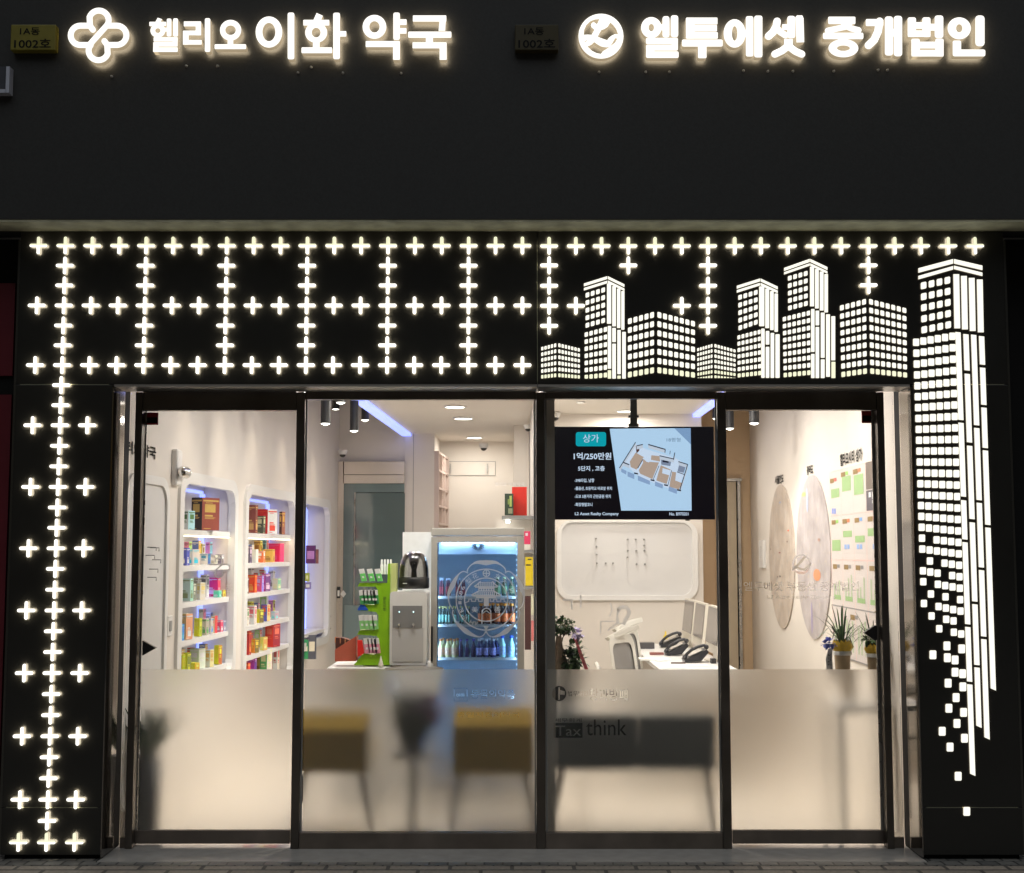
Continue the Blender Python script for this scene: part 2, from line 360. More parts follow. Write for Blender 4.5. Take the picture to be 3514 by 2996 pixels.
# ================================================================== lit portal panels
hdrL = thing('header_panel', 'black header panel with a grid of lit white crosses over the pharmacy', 'light panel', (-1.1, -0.25, ZH))
hdrR = thing('header_panel', 'black header panel with lit crosses above a glowing city skyline', 'light panel', (1.3, -0.25, ZH))
pilL = thing('pillar_panel', 'black pillar with a column of lit crosses beside the pharmacy door', 'light panel', (-2.29, -0.25, 0))
pilR = thing('pillar_panel', 'black pillar with a glowing tower breaking into falling squares', 'light panel', (2.29, -0.25, 0))
YP = -0.25; XS = P(1844, 1000, YP).x
MB().box((-XO, YP, ZH), (XS - 0.002, -0.05, ZS - 0.014), M_PANEL).obj('panel', hdrL, 0.002)
MB().box((XS + 0.002, YP, ZH), (XO, -0.05, ZS - 0.014), M_PANEL).obj('panel', hdrR, 0.002)
MB().box((XS - 0.0018, YP + 0.001, ZH + 0.01), (XS + 0.0018, -0.06, ZS - 0.06), M_SEAM).obj('seam', hdrR)
for p, s in ((pilL, -1), (pilR, 1)):
    zq = P(1757, 2771, YP).z
    MB().box((s * XI, YP, zq + 0.0015), (s * XO, -0.05, ZH - 0.004), M_PANEL).box((s * XI, YP, 0.045), (s * XO, -0.05, zq - 0.0015), M_PANEL).obj('panel', p, 0.002)
    MB().box((s * (XI + .02), YP + 0.001, zq - 0.0013), (s * (XO - .02), -0.06, zq + 0.0013), M_SEAM).box((s * (XI + .02), YP + 0.001, ZH - 0.0035), (s * (XO - .02), -0.06, ZH - 0.0005), M_SEAM).obj('seam', p)
    MB().box((s * (XO + 0.001), YP + 0.004, 0.045), (s * (XO + 0.012), -0.05, ZS - 0.06), M_EDGE).obj('edge_trim', p)
    MB().box((s * (XI + 0.02), YP + 0.03, 0.0215), (s * (XO - 0.01), -0.05, 0.044), M_BLACKM).obj('plinth', p)
    MB().box((s * (XI - 0.006), YP + 0.003, 0.03), (s * (XI - 0.0005), -0.045, ZH - 0.016), M_MIRROR).obj('return_panel', p)
for p, a, b in ((hdrL, -XI + .008, XS), (hdrR, XS + .003, XI - .008)):
    MB().box((a, YP + 0.003, ZH - 0.013), (b, -0.035, ZH - 0.001), M_SOFTM).obj('return_panel', p)

ARM, TH = 0.0460, 0.0088
def cross_mesh(m, me):
    mb = MB(); pr = []
    hh = ARM
    def arm_end(dx, dz):                                   # rounded end of one arm
        out = []
        for k in range(7):
            a = R(-90 + 30 * k); x, y = hh - TH + TH * math.cos(a), TH * math.sin(a); out.append((x * dx - y * dz, x * dz + y * dx))
        return out
    loop = []
    for dx, dz in ((1, 0), (0, 1), (-1, 0), (0, -1)):
        loop += arm_end(dx, dz) + [(TH * (dx - dz), TH * (dz + dx))]
    n = len(loop); v = [(x, -0.016, z) for x, z in loop] + [(x, -0.010, z) for x, z in loop]
    c = len(v); fan = [(k, (k + 1) % n, c) for k in range(n)]; hi = [f for f in fan if loop[f[0]][1] + loop[f[1]][1] > -0.004]; mb.add(v + [(0, -0.016, 0)], hi, m); mb.add(v + [(0, -0.016, 0)], [f for f in fan if f not in hi], M_LED)
    mb.add(v + [(0, -0.010, 0)], [(n + k, n + (k + 1) % n, c) for k in range(n)], M_HALO)
    mb.add(v, [(k, (k + 1) % n, (k + 1) % n + n, k + n) for k in range(n)], me)
    return mb
proto = {}
for key, m in (('w', M_LED), ('y', M_LEDY)):
    o = cross_mesh(m, M_LEDS).obj('cross'); proto[key] = o.data; bpy.data.objects.remove(o)
def cross(parent, ud, vd, key='w'):                       # ud, vd on the 2072 px wide view
    o = bpy.data.objects.new('cross', proto[key]); COL.objects.link(o); o.parent = parent
    o.location = P(ud * 1.69595, vd * 1.69595, YP) - parent.location
rows = [498, 538.5, 578.5, 619, 659.5, 699.5, 739.5]
for i in range(19):
    for j, v in enumerate(rows):
        if j in (0, 3, 6) or i % 3 == 1:
            k = (v - 498) / 241.5; u = (80 - 7 * k) + i * (977 + 7 * k) / 18
            cross(hdrL, u, v, 'y' if j == 0 else 'w')
ys = [780, 820.5, 861, 902.5, 944, 985.5, 1027, 1068, 1109.5, 1151, 1193, 1235, 1277, 1319, 1361.5, 1404, 1446.5, 1489, 1531.5, 1574, 1617, 1660, 1703]
for j, v in enumerate(ys):
    k = (v - 739) / 964; cross(pilL, 127 - 31 * k, v, 'y' if j == 22 else 'w')
    if j in (2, 5, 8, 11, 14, 17, 20, 22):
        for x in (-1, 1): cross(pilL, 127 - 31 * k + x * (55 + 1.5 * k), v, 'y' if j == 22 else 'w')
for u in (1111, 1165, 1217, 1271, 1325, 1379, 1432, 1486, 1539, 1593, 1647, 1701, 1756, 1809, 1862, 1917, 1971): cross(hdrR, u, 498.5, 'y')
for u, v in ((1111, 538), (1111, 579), (1111, 619.5), (1111, 660), (1165, 619.5), (1271, 538), (1379, 619.5), (1432, 538), (1432, 579), (1432, 619.5), (1432, 660), (1756, 538), (1756, 578)):
    cross(hdrR, u, v)

# skyline graphics: lit cells and bars standing 8 mm proud of the panel
def grid(tl, tr, bl, br, nc, nr, fx=0.70, fy=0.61, base=None, skip=(), dim=0):
    out = []
    L = lambda a, b, t: (a[0] + (b[0] - a[0]) * t, a[1] + (b[1] - a[1]) * t)
    for j in range(nr):
        for i in range(nc):
            if (j, i) in skip: continue
            q = []
            for s, t in ((0.5 - fx / 2, 0.5 - fy / 2), (0.5 + fx / 2, 0.5 - fy / 2), (0.5 + fx / 2, 0.5 + fy / 2), (0.5 - fx / 2, 0.5 + fy / 2)):
                a = L(tl, tr, (i + s) / nc); b = L(bl, br, (i + s) / nc); q.append(L(a, b, (j + t) / nr))
            if base: q = [(x, min(y, base)) for x, y in q]
            if q[2][1] - q[1][1] < 3 and q[3][1] - q[0][1] < 3: continue
            c = []
            for k in range(4):                                     # clipped corners
                p, a, b = q[k], q[k - 1], q[(k + 1) % 4]
                c += [L(p, a, 0.14), L(p, b, 0.14)]
            out.append((([c], [c]), j >= nr - dim))
    return out
def bars(lst, dim=False): return [(rrect(x0, y0, x1, y1, 4), dim) for x0, y0, x1, y1 in lst]
def bands(lst): return [(poly((a[0], a[1]), (b[0], b[1]), (b[0], b[1] + t), (a[0], a[1] + t)), False) for a, b, t in lst]
def tower(parent, fr, cells):
    mb = MB()
    raise_shapes(mb, [c for c, d in cells if not d], fr, YP - 0.006, YP - 0.003, M_CELL, M_LEDS, 0, M_HALO2)
    raise_shapes(mb, [c for c, d in cells if d], fr, YP - 0.006, YP - 0.003, M_LEDY, M_LEDS, 0, M_HALO2)
    return mb.obj('skyline_tower', parent)
A = (2.59, 1800, 720)
tower(hdrR, A, grid((144, 1212), (286, 1174), (144, 1510), (286, 1496), 5, 6, base=1500, dim=1) + grid((296, 1174), (496, 1224), (296, 1496), (496, 1510), 7, 6, base=1500, dim=1)
      + bars([]))
tower(hdrR, A, bands([((528, 655), (735, 590), 25), ((528, 695), (735, 630), 22), ((741, 590), (888, 662), 25), ((741, 628), (888, 700), 22)])
      + grid((536, 730), (722, 672), (536, 1065), (722, 1012), 4, 5) + bars([(733, 655, 770, 1012), (780, 678, 812, 1035), (822, 700, 852, 1050), (860, 722, 888, 1065)])
      + grid((528, 1082), (740, 1024), (528, 1520), (740, 1500), 5, 7, base=1500, dim=1)
      + bars([(740, 1032, 770, 1412), (780, 1050, 812, 1175), (780, 1190, 812, 1500), (825, 1068, 855, 1460), (868, 1085, 900, 1500)]) + bars([(740, 1426, 770, 1500), (825, 1474, 855, 1500)], True))
tower(hdrR, A, grid((912, 956), (1158, 888), (912, 1508), (1158, 1464), 5, 7, base=1500, dim=1) + grid((1174, 888), (1522, 980), (1174, 1464), (1522, 1508), 7, 7, base=1500, dim=1))
tower(hdrR, A, grid((1531, 1224), (1674, 1182), (1534, 1528), (1674, 1508), 6, 7, base=1495, dim=2) + grid((1684, 1182), (1880, 1236), (1684, 1508), (1880, 1528), 7, 7, base=1495, dim=2))
B = (1.8034, 2400, 720)
tower(hdrR, B, bands([((232, 470), (375, 425), 18), ((232, 497), (375, 452), 16), ((379, 425), (485, 475), 18), ((379, 452), (485, 500), 16)])
      + grid((236, 522), (365, 484), (238, 758), (365, 714), 4, 5) + bars([(370, 474, 402, 720), (408, 488, 432, 732), (438, 503, 460, 744), (465, 518, 486, 755)])
      + grid((232, 772), (382, 732), (234, 1046), (386, 1030), 6, 7, base=1040, dim=1)
      + bars([(383, 735, 404, 1040), (411, 750, 433, 834), (411, 848, 433, 1040), (441, 762, 463, 1040), (471, 770, 497, 1040)]))
Cc = (3.4533, 2620, 860)
tower(hdrR, Cc, bands([((245, 205), (548, 98), 36), ((245, 255), (548, 150), 28), ((554, 98), (758, 195), 36), ((554, 150), (758, 245), 28)])
      + grid((280, 290), (532, 218), (284, 730), (534, 664), 4, 5) + bars([(552, 190, 600, 660), (612, 218, 655, 685), (668, 248, 712, 710), (722, 278, 764, 732)])
      + grid((220, 776), (560, 690), (232, 1518), (566, 1488), 6, 9, base=1510, dim=1)
      + bars([(565, 692, 605, 1200), (565, 1225, 605, 1510), (618, 712, 660, 885), (618, 905, 660, 1510), (680, 735, 725, 1270), (680, 1290, 725, 1510), (742, 755, 788, 1495), (804, 778, 850, 1300)]) + bars([(806, 1318, 852, 1510)], True))
tower(hdrR, Cc, grid((896, 636), (1224, 548), (916, 1520), (1236, 1476), 5, 9, base=1512, dim=1) + grid((1242, 548), (1702, 668), (1258, 1476), (1712, 1524), 7, 9, base=1512, dim=1))
Dd = (2.208, 3000, 700)
tower(hdrR, Dd, bands([((335, 487), (598, 417), 34), ((335, 545), (598, 470), 26), ((605, 417), (820, 467), 34), ((605, 467), (820, 520), 26)])
      + grid((344, 582), (584, 530), (350, 1000), (592, 952), 4, 5)
      + [(poly((a, t), (a + 44, t), (a + 52, b), (a + 8, b)), False) for a, t, b in ((600, 532, 942), (658, 545, 950), (717, 560, 962), (778, 572, 972))])
# tower on the pillar: rows tilt slightly, columns follow the pillar
JY = 1311.0
miss = {18: (1,), 20: (0, 2), 21: (3,), 22: (1,), 23: (0, 2, 4), 24: (1,), 25: (0, 2, 5), 26: (0, 1, 3)}
up, low = [], []
for k in range(0, 27):
    for c in range(6):
        if c in miss.get(k, ()): continue
        t = c / 5; y = (1174.6 + 37.35 * k) * (1 - t) + (1154 + 39.3 * k) * t
        x = 3151.7 + c * 24.95 + 0.030 * (y - 1434)
        (up if y < JY else low).append((rrect(x - 10.5, y - 12.5, x + 10.5, y + 12.5, 3.5), False))
for x, y in ((532, 230), (632, 250), (437, 290), (535, 310), (587, 325), (587, 408), (638, 418), (540, 482), (640, 507), (594, 580), (545, 652), (645, 680), (600, 755), (500, 808), (651, 855), (553, 915), (608, 1112), (666, 1350)):
    x, y = x / 1.972 + 2980, y / 1.972 + 2100
    low.append((rrect(x - 11.5, y - 15, x + 11.5, y + 15, 4), False))
def lean_bar(xm, y0, y1):
    X = lambda y: xm + 0.0334 * (y - 1450)
    return (poly((X(y0) - 9, y0), (X(y0) + 9, y0 + 2), (X(y1) + 9, y1 + (2 if y1 < 2340 else 8)), (X(y1) - 9, y1)), False)
for xm, sg in ((3298, ((1139, 1440), (1450, 1703), (1716, 1850), (1860, 2141), (2151, 2338), (2348, 2655))),
               (3325, ((1146, 1270), (1282, 1517), (1529, 1780), (1792, 2063), (2073, 2281), (2290, 2490))),
               (3351.5, ((1148, 1458), (1468, 1715), (1725, 1946), (1956, 2183), (2193, 2530))),
               (3378.5, ((1153, 1250), (1261, 1388), (1398, 1536), (1545, 1800), (1810, 2362)))):
    for a, b in sg: (up if (a + b) / 2 < JY else low).append(lean_bar(xm, a, b))
tower(hdrR, (1, 0, 0), up); tower(pilR, (1, 0, 0), low)

# ================================================================== illuminated signs on the upper wall
YS = -0.507
def sign(label, loc, glyph_list):
    t = thing('illuminated_sign', label, 'sign', loc)
    for nm, fr, shapes in glyph_list:
        mb = MB(); raise_shapes(mb, shapes, fr, YS, YS + 0.036, M_SIGN, M_SIGNS, mr=M_SIGNB); o = mb.obj(nm, t)
    return t
f1 = (2.96, 200, 0); f2 = (2.8, 840, 20); w = 60
q = lambda pts: [(820 - x, 720 - y) for x, y in pts]
h1 = [(352, 303), (322, 262)] + arc(412, 208, 100, 100, 200, 360) + [(508, 235), (490, 262)]
logo = [path(h1 + [(330, 440)], w), path(q(h1), w), path([(318, 262)] + arc(225, 360, 98, 98, 270, 90) + [(318, 458)], w), path(q([(318, 262)] + arc(225, 360, 98, 98, 270, 90) + [(318, 458)]), w)]
sign('glowing pharmacy sign, clover knot emblem and seven white letters on the dark wall', (-1.2, -0.45, P(1000, 130, -.45).z), [
    ('emblem', f1, logo),
    ('letter', f1, [poly((1010, 180), (1055, 195), (1030, 240), (985, 225)), rrect(925, 222, 1095, 265), ring(1012, 312, 76, 70, 26, 24), rrect(1070, 282, 1112, 322), rrect(1103, 190, 1150, 372, 14), rrect(1168, 188, 1217, 374, 14),
                    rrect(970, 381, 1215, 424), rrect(1165, 384, 1214, 474), rrect(968, 431, 1213, 476), rrect(967, 434, 1020, 532), rrect(966, 485, 1216, 532)]),
    ('letter', f1, [rrect(1275, 217, 1450, 268), rrect(1396, 220, 1451, 360), rrect(1268, 312, 1449, 359), rrect(1267, 314, 1325, 456), rrect(1269, 408, 1458, 455), rrect(1490, 187, 1545, 530, 16)]),
    ('letter', f1, [ring(1750, 307, 108, 105, 53, 48), rrect(1720, 395, 1778, 470), rrect(1588, 450, 1908, 500, 10)]),
    ('letter', f2, [ring(232, 252, 128, 150, 62, 88), rrect(412, 65, 476, 515, 18)]),
    ('letter', f2, [poly((690, 68), (750, 95), (728, 150), (660, 135)), rrect(562, 135, 812, 190), ring(686, 258, 106, 98, 42, 46), rrect(655, 340, 720, 420), rrect(545, 400, 840, 457, 10), rrect(850, 68, 915, 515, 18), rrect(905, 245, 976, 298)]),
    ('letter', f2, [ring(1246, 202, 114, 115, 49, 54), rrect(1427, 65, 1490, 328, 18), rrect(1480, 130, 1555, 185), rrect(1481, 215, 1554, 269), rrect(1162, 340, 1489, 398), rrect(1425, 342, 1491, 521)]),
    ('letter', f2, [rrect(1615, 92, 1936, 152), poly((1876, 96), (1935, 96), (1925, 240), (1862, 240)), rrect(1570, 248, 1985, 308, 10), rrect(1740, 290, 1808, 370), rrect(1612, 352, 1939, 410), rrect(1872, 354, 1940, 521)])])
f3 = (4.144, 1960, 20); f4 = (4.5043, 2320, 30); f5 = (3.4533, 2800, 30)
sign('glowing estate agency sign, round calligraphic emblem and eight heavy white letters', (1.2, -0.45, P(2700, 130, -.45).z), [
    ('emblem', f3, [holed(arc(424, 432, 320, 320, 0, 352, 44), [(178, 412), (184, 345), (215, 275), (270, 222), (330, 196), (402, 188), (368, 262), (318, 228), (288, 250), (280, 282), (292, 308), (330, 340), (292, 412), (235, 408)],
                    [(376, 440), (428, 346), (470, 332), (520, 300), (556, 238), (600, 276), (640, 330), (668, 404), (622, 402), (575, 424), (540, 452), (512, 488), (450, 468)], [(232, 578), (285, 556), (328, 516), (372, 548), (430, 580), (500, 592), (550, 580), (500, 616), (450, 648), (424, 684), (360, 672), (290, 636)],
                    [(556, 574), (592, 520), (622, 468), (640, 456), (652, 476), (620, 528)], [(186, 512), (226, 486), (228, 496), (196, 518)])]),
    ('letter', f3, [ring(1140, 310, 146, 150, 38, 52), rrect(1250, 262, 1310, 350), rrect(1298, 148, 1398, 452, 36), rrect(1416, 136, 1522, 450, 36), rrect(1062, 458, 1518, 546, 20), rrect(1430, 460, 1517, 638, 20), rrect(1064, 556, 1514, 640, 20), rrect(1065, 558, 1180, 742, 20), rrect(1063, 652, 1528, 746, 24)]),
    ('letter', f4, [rrect(152, 136, 285, 466, 16), rrect(153, 137, 640, 243, 14), rrect(154, 253, 632, 352, 14), rrect(153, 362, 645, 465, 16), rrect(90, 478, 720, 588, 24), rrect(338, 560, 470, 768, 20)]),
    ('letter', f4, [ring(905, 382, 170, 220, 42, 112), rrect(1040, 325, 1090, 440), rrect(1078, 116, 1194, 740, 30), rrect(1208, 108, 1334, 755, 34)]),
    ('letter', f4, [path([(1562, 195), (1550, 270), (1500, 360), (1430, 425)], 118), path([(1560, 300), (1610, 360), (1690, 410)], 100), rrect(1640, 240, 1730, 330), rrect(1718, 112, 1842, 458, 40), poly((1845, 130), (1870, 105), (1950, 105), (1970, 150), (1980, 520), (1860, 525)),
                    path([(1735, 530), (1715, 590), (1640, 650), (1525, 705)], 112), path([(1735, 530), (1760, 600), (1840, 660), (1940, 705)], 112), rrect(1668, 470, 1802, 560)]),
    ('letter', f5, [rrect(145, 94, 468, 182, 14), path([(420, 150), (350, 215), (140, 260)], 70), path([(330, 195), (420, 235), (505, 255)], 72), rrect(82, 285, 562, 362, 20), rrect(262, 340, 378, 400), ring(324, 470, 177, 108, 76, 32)]),
    ('letter', f5, [rrect(590, 122, 800, 206, 16), path([(755, 150), (735, 270), (690, 370), (622, 435)], 92), rrect(816, 92, 912, 556, 30), rrect(905, 240, 925, 330), rrect(921, 86, 1021, 566, 34)]),
    ('letter', f5, [rrect(1086, 102, 1186, 336, 24), rrect(1260, 102, 1358, 337, 24), rrect(1087, 160, 1357, 238), rrect(1088, 258, 1356, 335), rrect(1340, 180, 1420, 262), rrect(1405, 82, 1508, 350, 30), rrect(1128, 358, 1228, 570, 20), rrect(1412, 357, 1511, 571, 20), rrect(1129, 394, 1509, 474), rrect(1130, 492, 1508, 570)]),
    ('letter', f5, [ring(1698, 232, 138, 130, 37, 48), rrect(1888, 80, 1998, 445, 40), rrect(1620, 378, 1720, 564, 20), rrect(1622, 484, 2006, 566, 22)])])
# small metal fixings under the letters, coloured white for the light they catch
for par_i, lst in ((0, ((384, 263), (640, 227), (747, 227), (1023, 250), (1068, 231), (1177, 251), (1377, 252))), (1, ((2056, 248), (2216, 247), (2297, 247), (2551, 243), (2635, 245), (2721, 245), (2861, 245), (3013, 241), (3045, 241)))):
    sg = [o for o in bpy.data.objects if o.name.startswith('illuminated_sign')][par_i]
    for u, v in lst:
        p = P(u, v, -0.45); MB().lathe([(0.004, -0.012), (0.006, -0.004), (0.007, 0)], p, M_WHITE, 8, 'y').obj('fixing_stud', sg)
# yellow address plates, the second in a much darker yellow
M_YEL = mat('yellow_plate', (0.22, 0.19, 0.02, 1), 0.45, noise=0.15, nscale=12); M_YELD = mat('darker_yellow_plate', (0.05, 0.040, 0.012, 1), 0.6, noise=0.2, nscale=12)
for u0, u1, m, lb in ((36, 190, M_YEL, 'bright yellow address plate left of the clover emblem'), (1767, 1916, M_YELD, 'darker yellow address plate between the two glowing signs')):
    t = thing('address_plate', lb, 'sign', P((u0 + u1) / 2, 140, -0.45))
    MB().pbox(u0, 84, u1, 172, -0.50, 0.048, m).obj('plate', t, 0.004)
    mb = MB(); ptext(mb, '1A동', u0 + 32, 94, u0 + 100, 120, -0.5015, M_BLACKM, 0.012); ptext(mb, '1002호', u0 + 12, 133, u0 + 138, 164, -0.5015, M_BLACKM, 0.012); mb.obj('lettering', t)
# neighbouring fronts at the two sides
M_RED = mat('red_panel', (0.13, 0.012, 0.022, 1), 0.35, noise=0.2, nscale=2); M_SLATE = mat('slate_panel', (0.022, 0.028, 0.036, 1), 0.3, noise=0.2, nscale=2)
t = thing('neighbouring_shopfront', 'dark red panelled neighbour front at the left edge', 'shopfront', (-3.2, -0.1, 0))
MB().box((-5.5, -0.12, 1.53 + 0.93), (-2.61, 0.1, 2.95), M_RED).obj('fascia', t); MB().box((-5.5, -0.12, 0.05), (-2.61, 0.1, 2.36), M_RED).obj('lower_panel', t)
MB().box((-5.5, -0.10, 2.36), (-2.605, 0.1, 2.46), M_BLACKM).box((-5.5, -0.1, 2.95), (-2.605, 0.1, ZS - .02), M_BLACKM).obj('frame', t)
t = thing('neighbouring_shopfront', 'blue-black glass neighbour front at the right edge', 'shopfront', (3.2, -0.1, 0))
MB().box((2.70, -0.12, 2.47), (5.5, 0.1, 2.95), M_SLATE).obj('fascia', t); MB().box((2.75, -0.12, 1.05), (5.5, 0.1, 2.2), M_SLATE).obj('window', t)
MB().box((2.605, -0.10, 0), (2.7, 0.1, ZS - .02), M_BLACKM).box((2.7, -0.10, 2.2), (5.5, 0.1, 2.47), M_BLACKM).box((2.7, -0.1, 0), (5.5, 0.1, 1.05), M_BLACKM).box((2.7, -0.1, 2.95), (5.5, 0.1, ZS - .02), M_BLACKM).obj('frame', t)
mb = MB(); M_LT = mat('pale_frame', (0.55, 0.58, 0.68, 1), 0.4)
mb.pbox(20, 228, 32, 318, -0.50, 0.05, M_LT).pbox(-200, 306, 20, 318, -0.50, 0.05, M_LT).pbox(-200, 228, 20, 306, -0.48, 0.028, mat('dark_sign', (0.05, 0.055, 0.07, 1), 0.5))
tag(mb.obj('wall_sign', origin=P(0, 270, -0.45)), 'pale framed sign corner at the far upper left', 'sign')

# ================================================================== shop windows and sliding doors
def loops_of(vs, fs):
    cnt = {}
    for f in fs:
        for a, b in zip(f, f[1:] + f[:1]): cnt[(a, b)] = 1
    nxt = {a: b for a, b in cnt if (b, a) not in cnt}
    out = []
    while nxt:
        a, b = nxt.popitem(); lp = [a]
        while b != a: lp.append(b); b = nxt.pop(b, a)
        if len(lp) > 2: out.append([vs[i] for i in lp])
    return out
from mathutils.geometry import tessellate_polygon
def film(u0, v0, u1, v1, Y, parent, cuts=()):
    """frosted film whose lettering is cut out of it; cuts = loops of picture points"""
    a = P(u0, v1, Y); b = P(u1, v0, Y)
    lps = [[(a.x, a.z), (b.x, a.z), (b.x, b.z), (a.x, b.z)]]
    for lp in cuts: lps.append([(P(x, y, Y).x, P(x, y, Y).z) for x, y in lp])
    flat = [p for l in lps for p in l]
    tris = tessellate_polygon([[Vector((x, z, 0)) for x, z in l] for l in lps])
    mb = MB(); mb.add([(x, Y, z) for x, z in flat], [list(t) for t in tris], M_FILM)
    return mb.obj('frosted_film', parent)
def cut_text(body, u0, v0, u1, v1, bold=0.0):
    vs, fs = glyphs(body, bold); x0 = min(v.x for v in vs); x1 = max(v.x for v in vs); y0 = min(v.y for v in vs); y1 = max(v.y for v in vs)
    return [[(u0 + (p.x - x0) / (x1 - x0) * (u1 - u0), v1 - (p.y - y0) / (y1 - y0) * (v1 - v0)) for p in lp] for lp in loops_of(vs, fs)]
def cr(x, y, sc=3.139, ox=1540, oy=2320): return (x / sc + ox, y / sc + oy)
def cut_rect(x0, y0, x1, y1): return [[cr(x0, y0), cr(x1, y0), cr(x1, y1), cr(x0, y1)]]
def ct(body, x0, y0, x1, y1, bold=0.0): a = cr(x0, y0); b = cr(x1, y1); return cut_text(body, a[0], a[1], b[0], b[1], bold)
VF = 2297                                                  # top of the frosted film in the picture
fix = thing('shop_front_frame', 'dark bronze frame of posts, transoms and rails holding the whole glazed front', 'frame', (0, 0, 0))
for u0, u1 in ((446, 470), (1007, 1035), (1841, 1871), (2472, 2502), (3028, 3052)):
    uc = (u0 + u1) / 2; MB().box((P(u0, 2150, -.03).x, -0.03, 0.025), (P(u1, 2150, -.03).x, 0.045, ZH - 0.015), M_BRONZE).obj('post', fix, 0.002)
def xa(u): return P(u, 2150, -.03).x
for u0, u1, v0, v1, nm in ((470.5, 1006.5, 1352, 1408, 'door_header'), (2502.5, 3027.5, 1352, 1406, 'door_header'), (1035.5, 1840.5, 1352, 1370, 'transom'), (1871.5, 2471.5, 1352, 1368, 'transom')):
    uc = 1757; MB().box((xa(u0), -0.025, P(uc, v1, -.025).z), (xa(u1), 0.028, P(uc, v0, -.025).z + 0.02), M_BRONZE).obj(nm, fix, 0.002)
for u0, u1 in ((1035.5, 1840.5), (1871.5, 2471.5)):
    MB().box((xa(u0), -0.025, P(1757, 2915, -.025).z), (xa(u1), 0.03, P(1757, 2858, -.025).z), M_BRONZE_L).obj('bottom_rail', fix, 0.002)
    MB().box((xa(u0), -0.015, 0.025), (xa(u1), 0.03, P(1757, 2916, -.025).z), M_BLACKM).obj('kick_plate', fix)
for s, ua, ub in ((-1, 425, 445.5), (1, 3052.5, 3089)):
    MB().box((xa(ua), 0.0, 0.08), (xa(ub), 0.006, ZH - 0.016), M_GLASS).obj('side_glass', fix)
    MB().box((xa(ua), -0.006, 0.025), (xa(ub), 0.012, 0.078), M_BRONZE_L).obj('bottom_rail', fix)

def window(nm, lb, u0, u1, cuts, YG=0.0):
    t = thing(nm, lb, 'window', ((xa(u0) + xa(u1)) / 2, YG, P(1757, 2858, YG).z))
    zb, zt = P(1757, 2857, YG).z, P(1757, 1371, YG).z
    MB().box((xa(u0), YG, zb), (xa(u1), YG + 0.006, zt), M_GLASS).obj('glass', t)
    mb = MB(); g = 0.009
    for a, b in (((xa(u0), zb), (xa(u0) + g, zt)), ((xa(u1) - g, zb), (xa(u1), zt))): mb.box((a[0], YG - 0.006, a[1]), (b[0], YG - 0.0005, b[1]), M_GREY)
    mb.obj('gasket', t)
    film((u0 + 2), VF, u1 - 2, 2860, YG + 0.010, t, cuts)
    return t
cutP = cut_rect(55, 128, 200, 272) + cut_rect(60, 133, 195, 267) + ct('의약', 80, 185, 170, 250) + ct('동물의약품', 240, 145, 712, 245) + ct('휴일지킴이약국', 90, 388, 765, 446)
winP = window('shop_window', 'fixed pharmacy window with a university crest above frosted film', 1036, 1840, cutP)
cutR = [[cr(*p) for p in arc(1190, 188, 76, 82, 0, 348, 28)], [cr(*p) for p in ((1182, 120), (1196, 120), (1196, 255), (1182, 255))], [cr(*p) for p in ((1200, 150), (1250, 165), (1250, 205), (1200, 200))]] \
    + ct('법무법인', 1285, 160, 1500, 216) + ct('창과방패', 1512, 134, 1926, 266) + ct('세무회계', 1140, 455, 1430, 497) + cut_rect(1130, 505, 1440, 665) + ct('Tax', 1150, 535, 1425, 645) + ct('think', 1480, 468, 1915, 640)
winR = window('shop_window', 'fixed agency window with the lawyers lettering cut into its frosted film', 1872, 2471, cutR)

YD = 0.05
def door(lb, u0, u1, side):
    X = lambda u: P(u, 2150, YD).x
    t = thing('sliding_door', lb, 'door', ((X(u0) + X(u1)) / 2, YD, 0.04))
    zr = P(1757, 2848, YD).z; zt = P(1757, 1400, YD).z
    MB().box((X(u0), YD - 0.012, P(1757, 2894, YD).z), (X(u1), YD + 0.016, zr), M_BRONZE_L).obj('bottom_rail', t, 0.002)
    MB().box((X(u0), YD, zr), (X(u1), YD + 0.006, zt), M_GLASS).obj('glass', t)
    us = (u0, u0 + 20) if side < 0 else (u1 - 22, u1)
    MB().box((X(us[0]), YD - 0.010, zr), (X(us[1]) - 0.004, YD - 0.001, zt), M_STEEL).obj('edge_stile', t, 0.001)
    film(u0 + 3, VF, u1 - 3, 2850, YD + 0.010, t)
    return t, X
dL, XD = door('left sliding pharmacy door, clover emblem and small lettering etched on its glass', 471, 1006, -1)
dR, XD2 = door('right sliding agency door with a black diamond handle and faint long lettering', 2503, 3027, 1)
M_DRED = mat('dark_red_sticker', (0.36, 0.008, 0.018, 1), 0.4)
def sticker(t, u0, u1, v0, v1, bu):
    MB().pbox(u0, v0, u1, v1, YD - 0.004, 0.003, M_DRED).pbox(bu[0], v1 - 26, bu[1], v1 - 6, YD - 0.0055, 0.001, M_BLACKM).obj('sticker', t)
sticker(dL, 497, 543, 1416, 1458, (500, 540)); sticker(dR, 2957, 3000, 1410, 1452, (2960, 2998))
def handle(t, pts):
    mb = MB(); v = [P(a, b, YD - 0.03) for a, b in pts]; mb.extr(v, (0, 0.028, 0), M_BLACK); mb.obj('handle', t, 0.003)
handle(dL, ((488, 2198), (534, 2224), (488, 2250))); handle(dR, ((2966, 2172), (3004, 2146), (3010, 2150), (3010, 2194), (3004, 2200)))
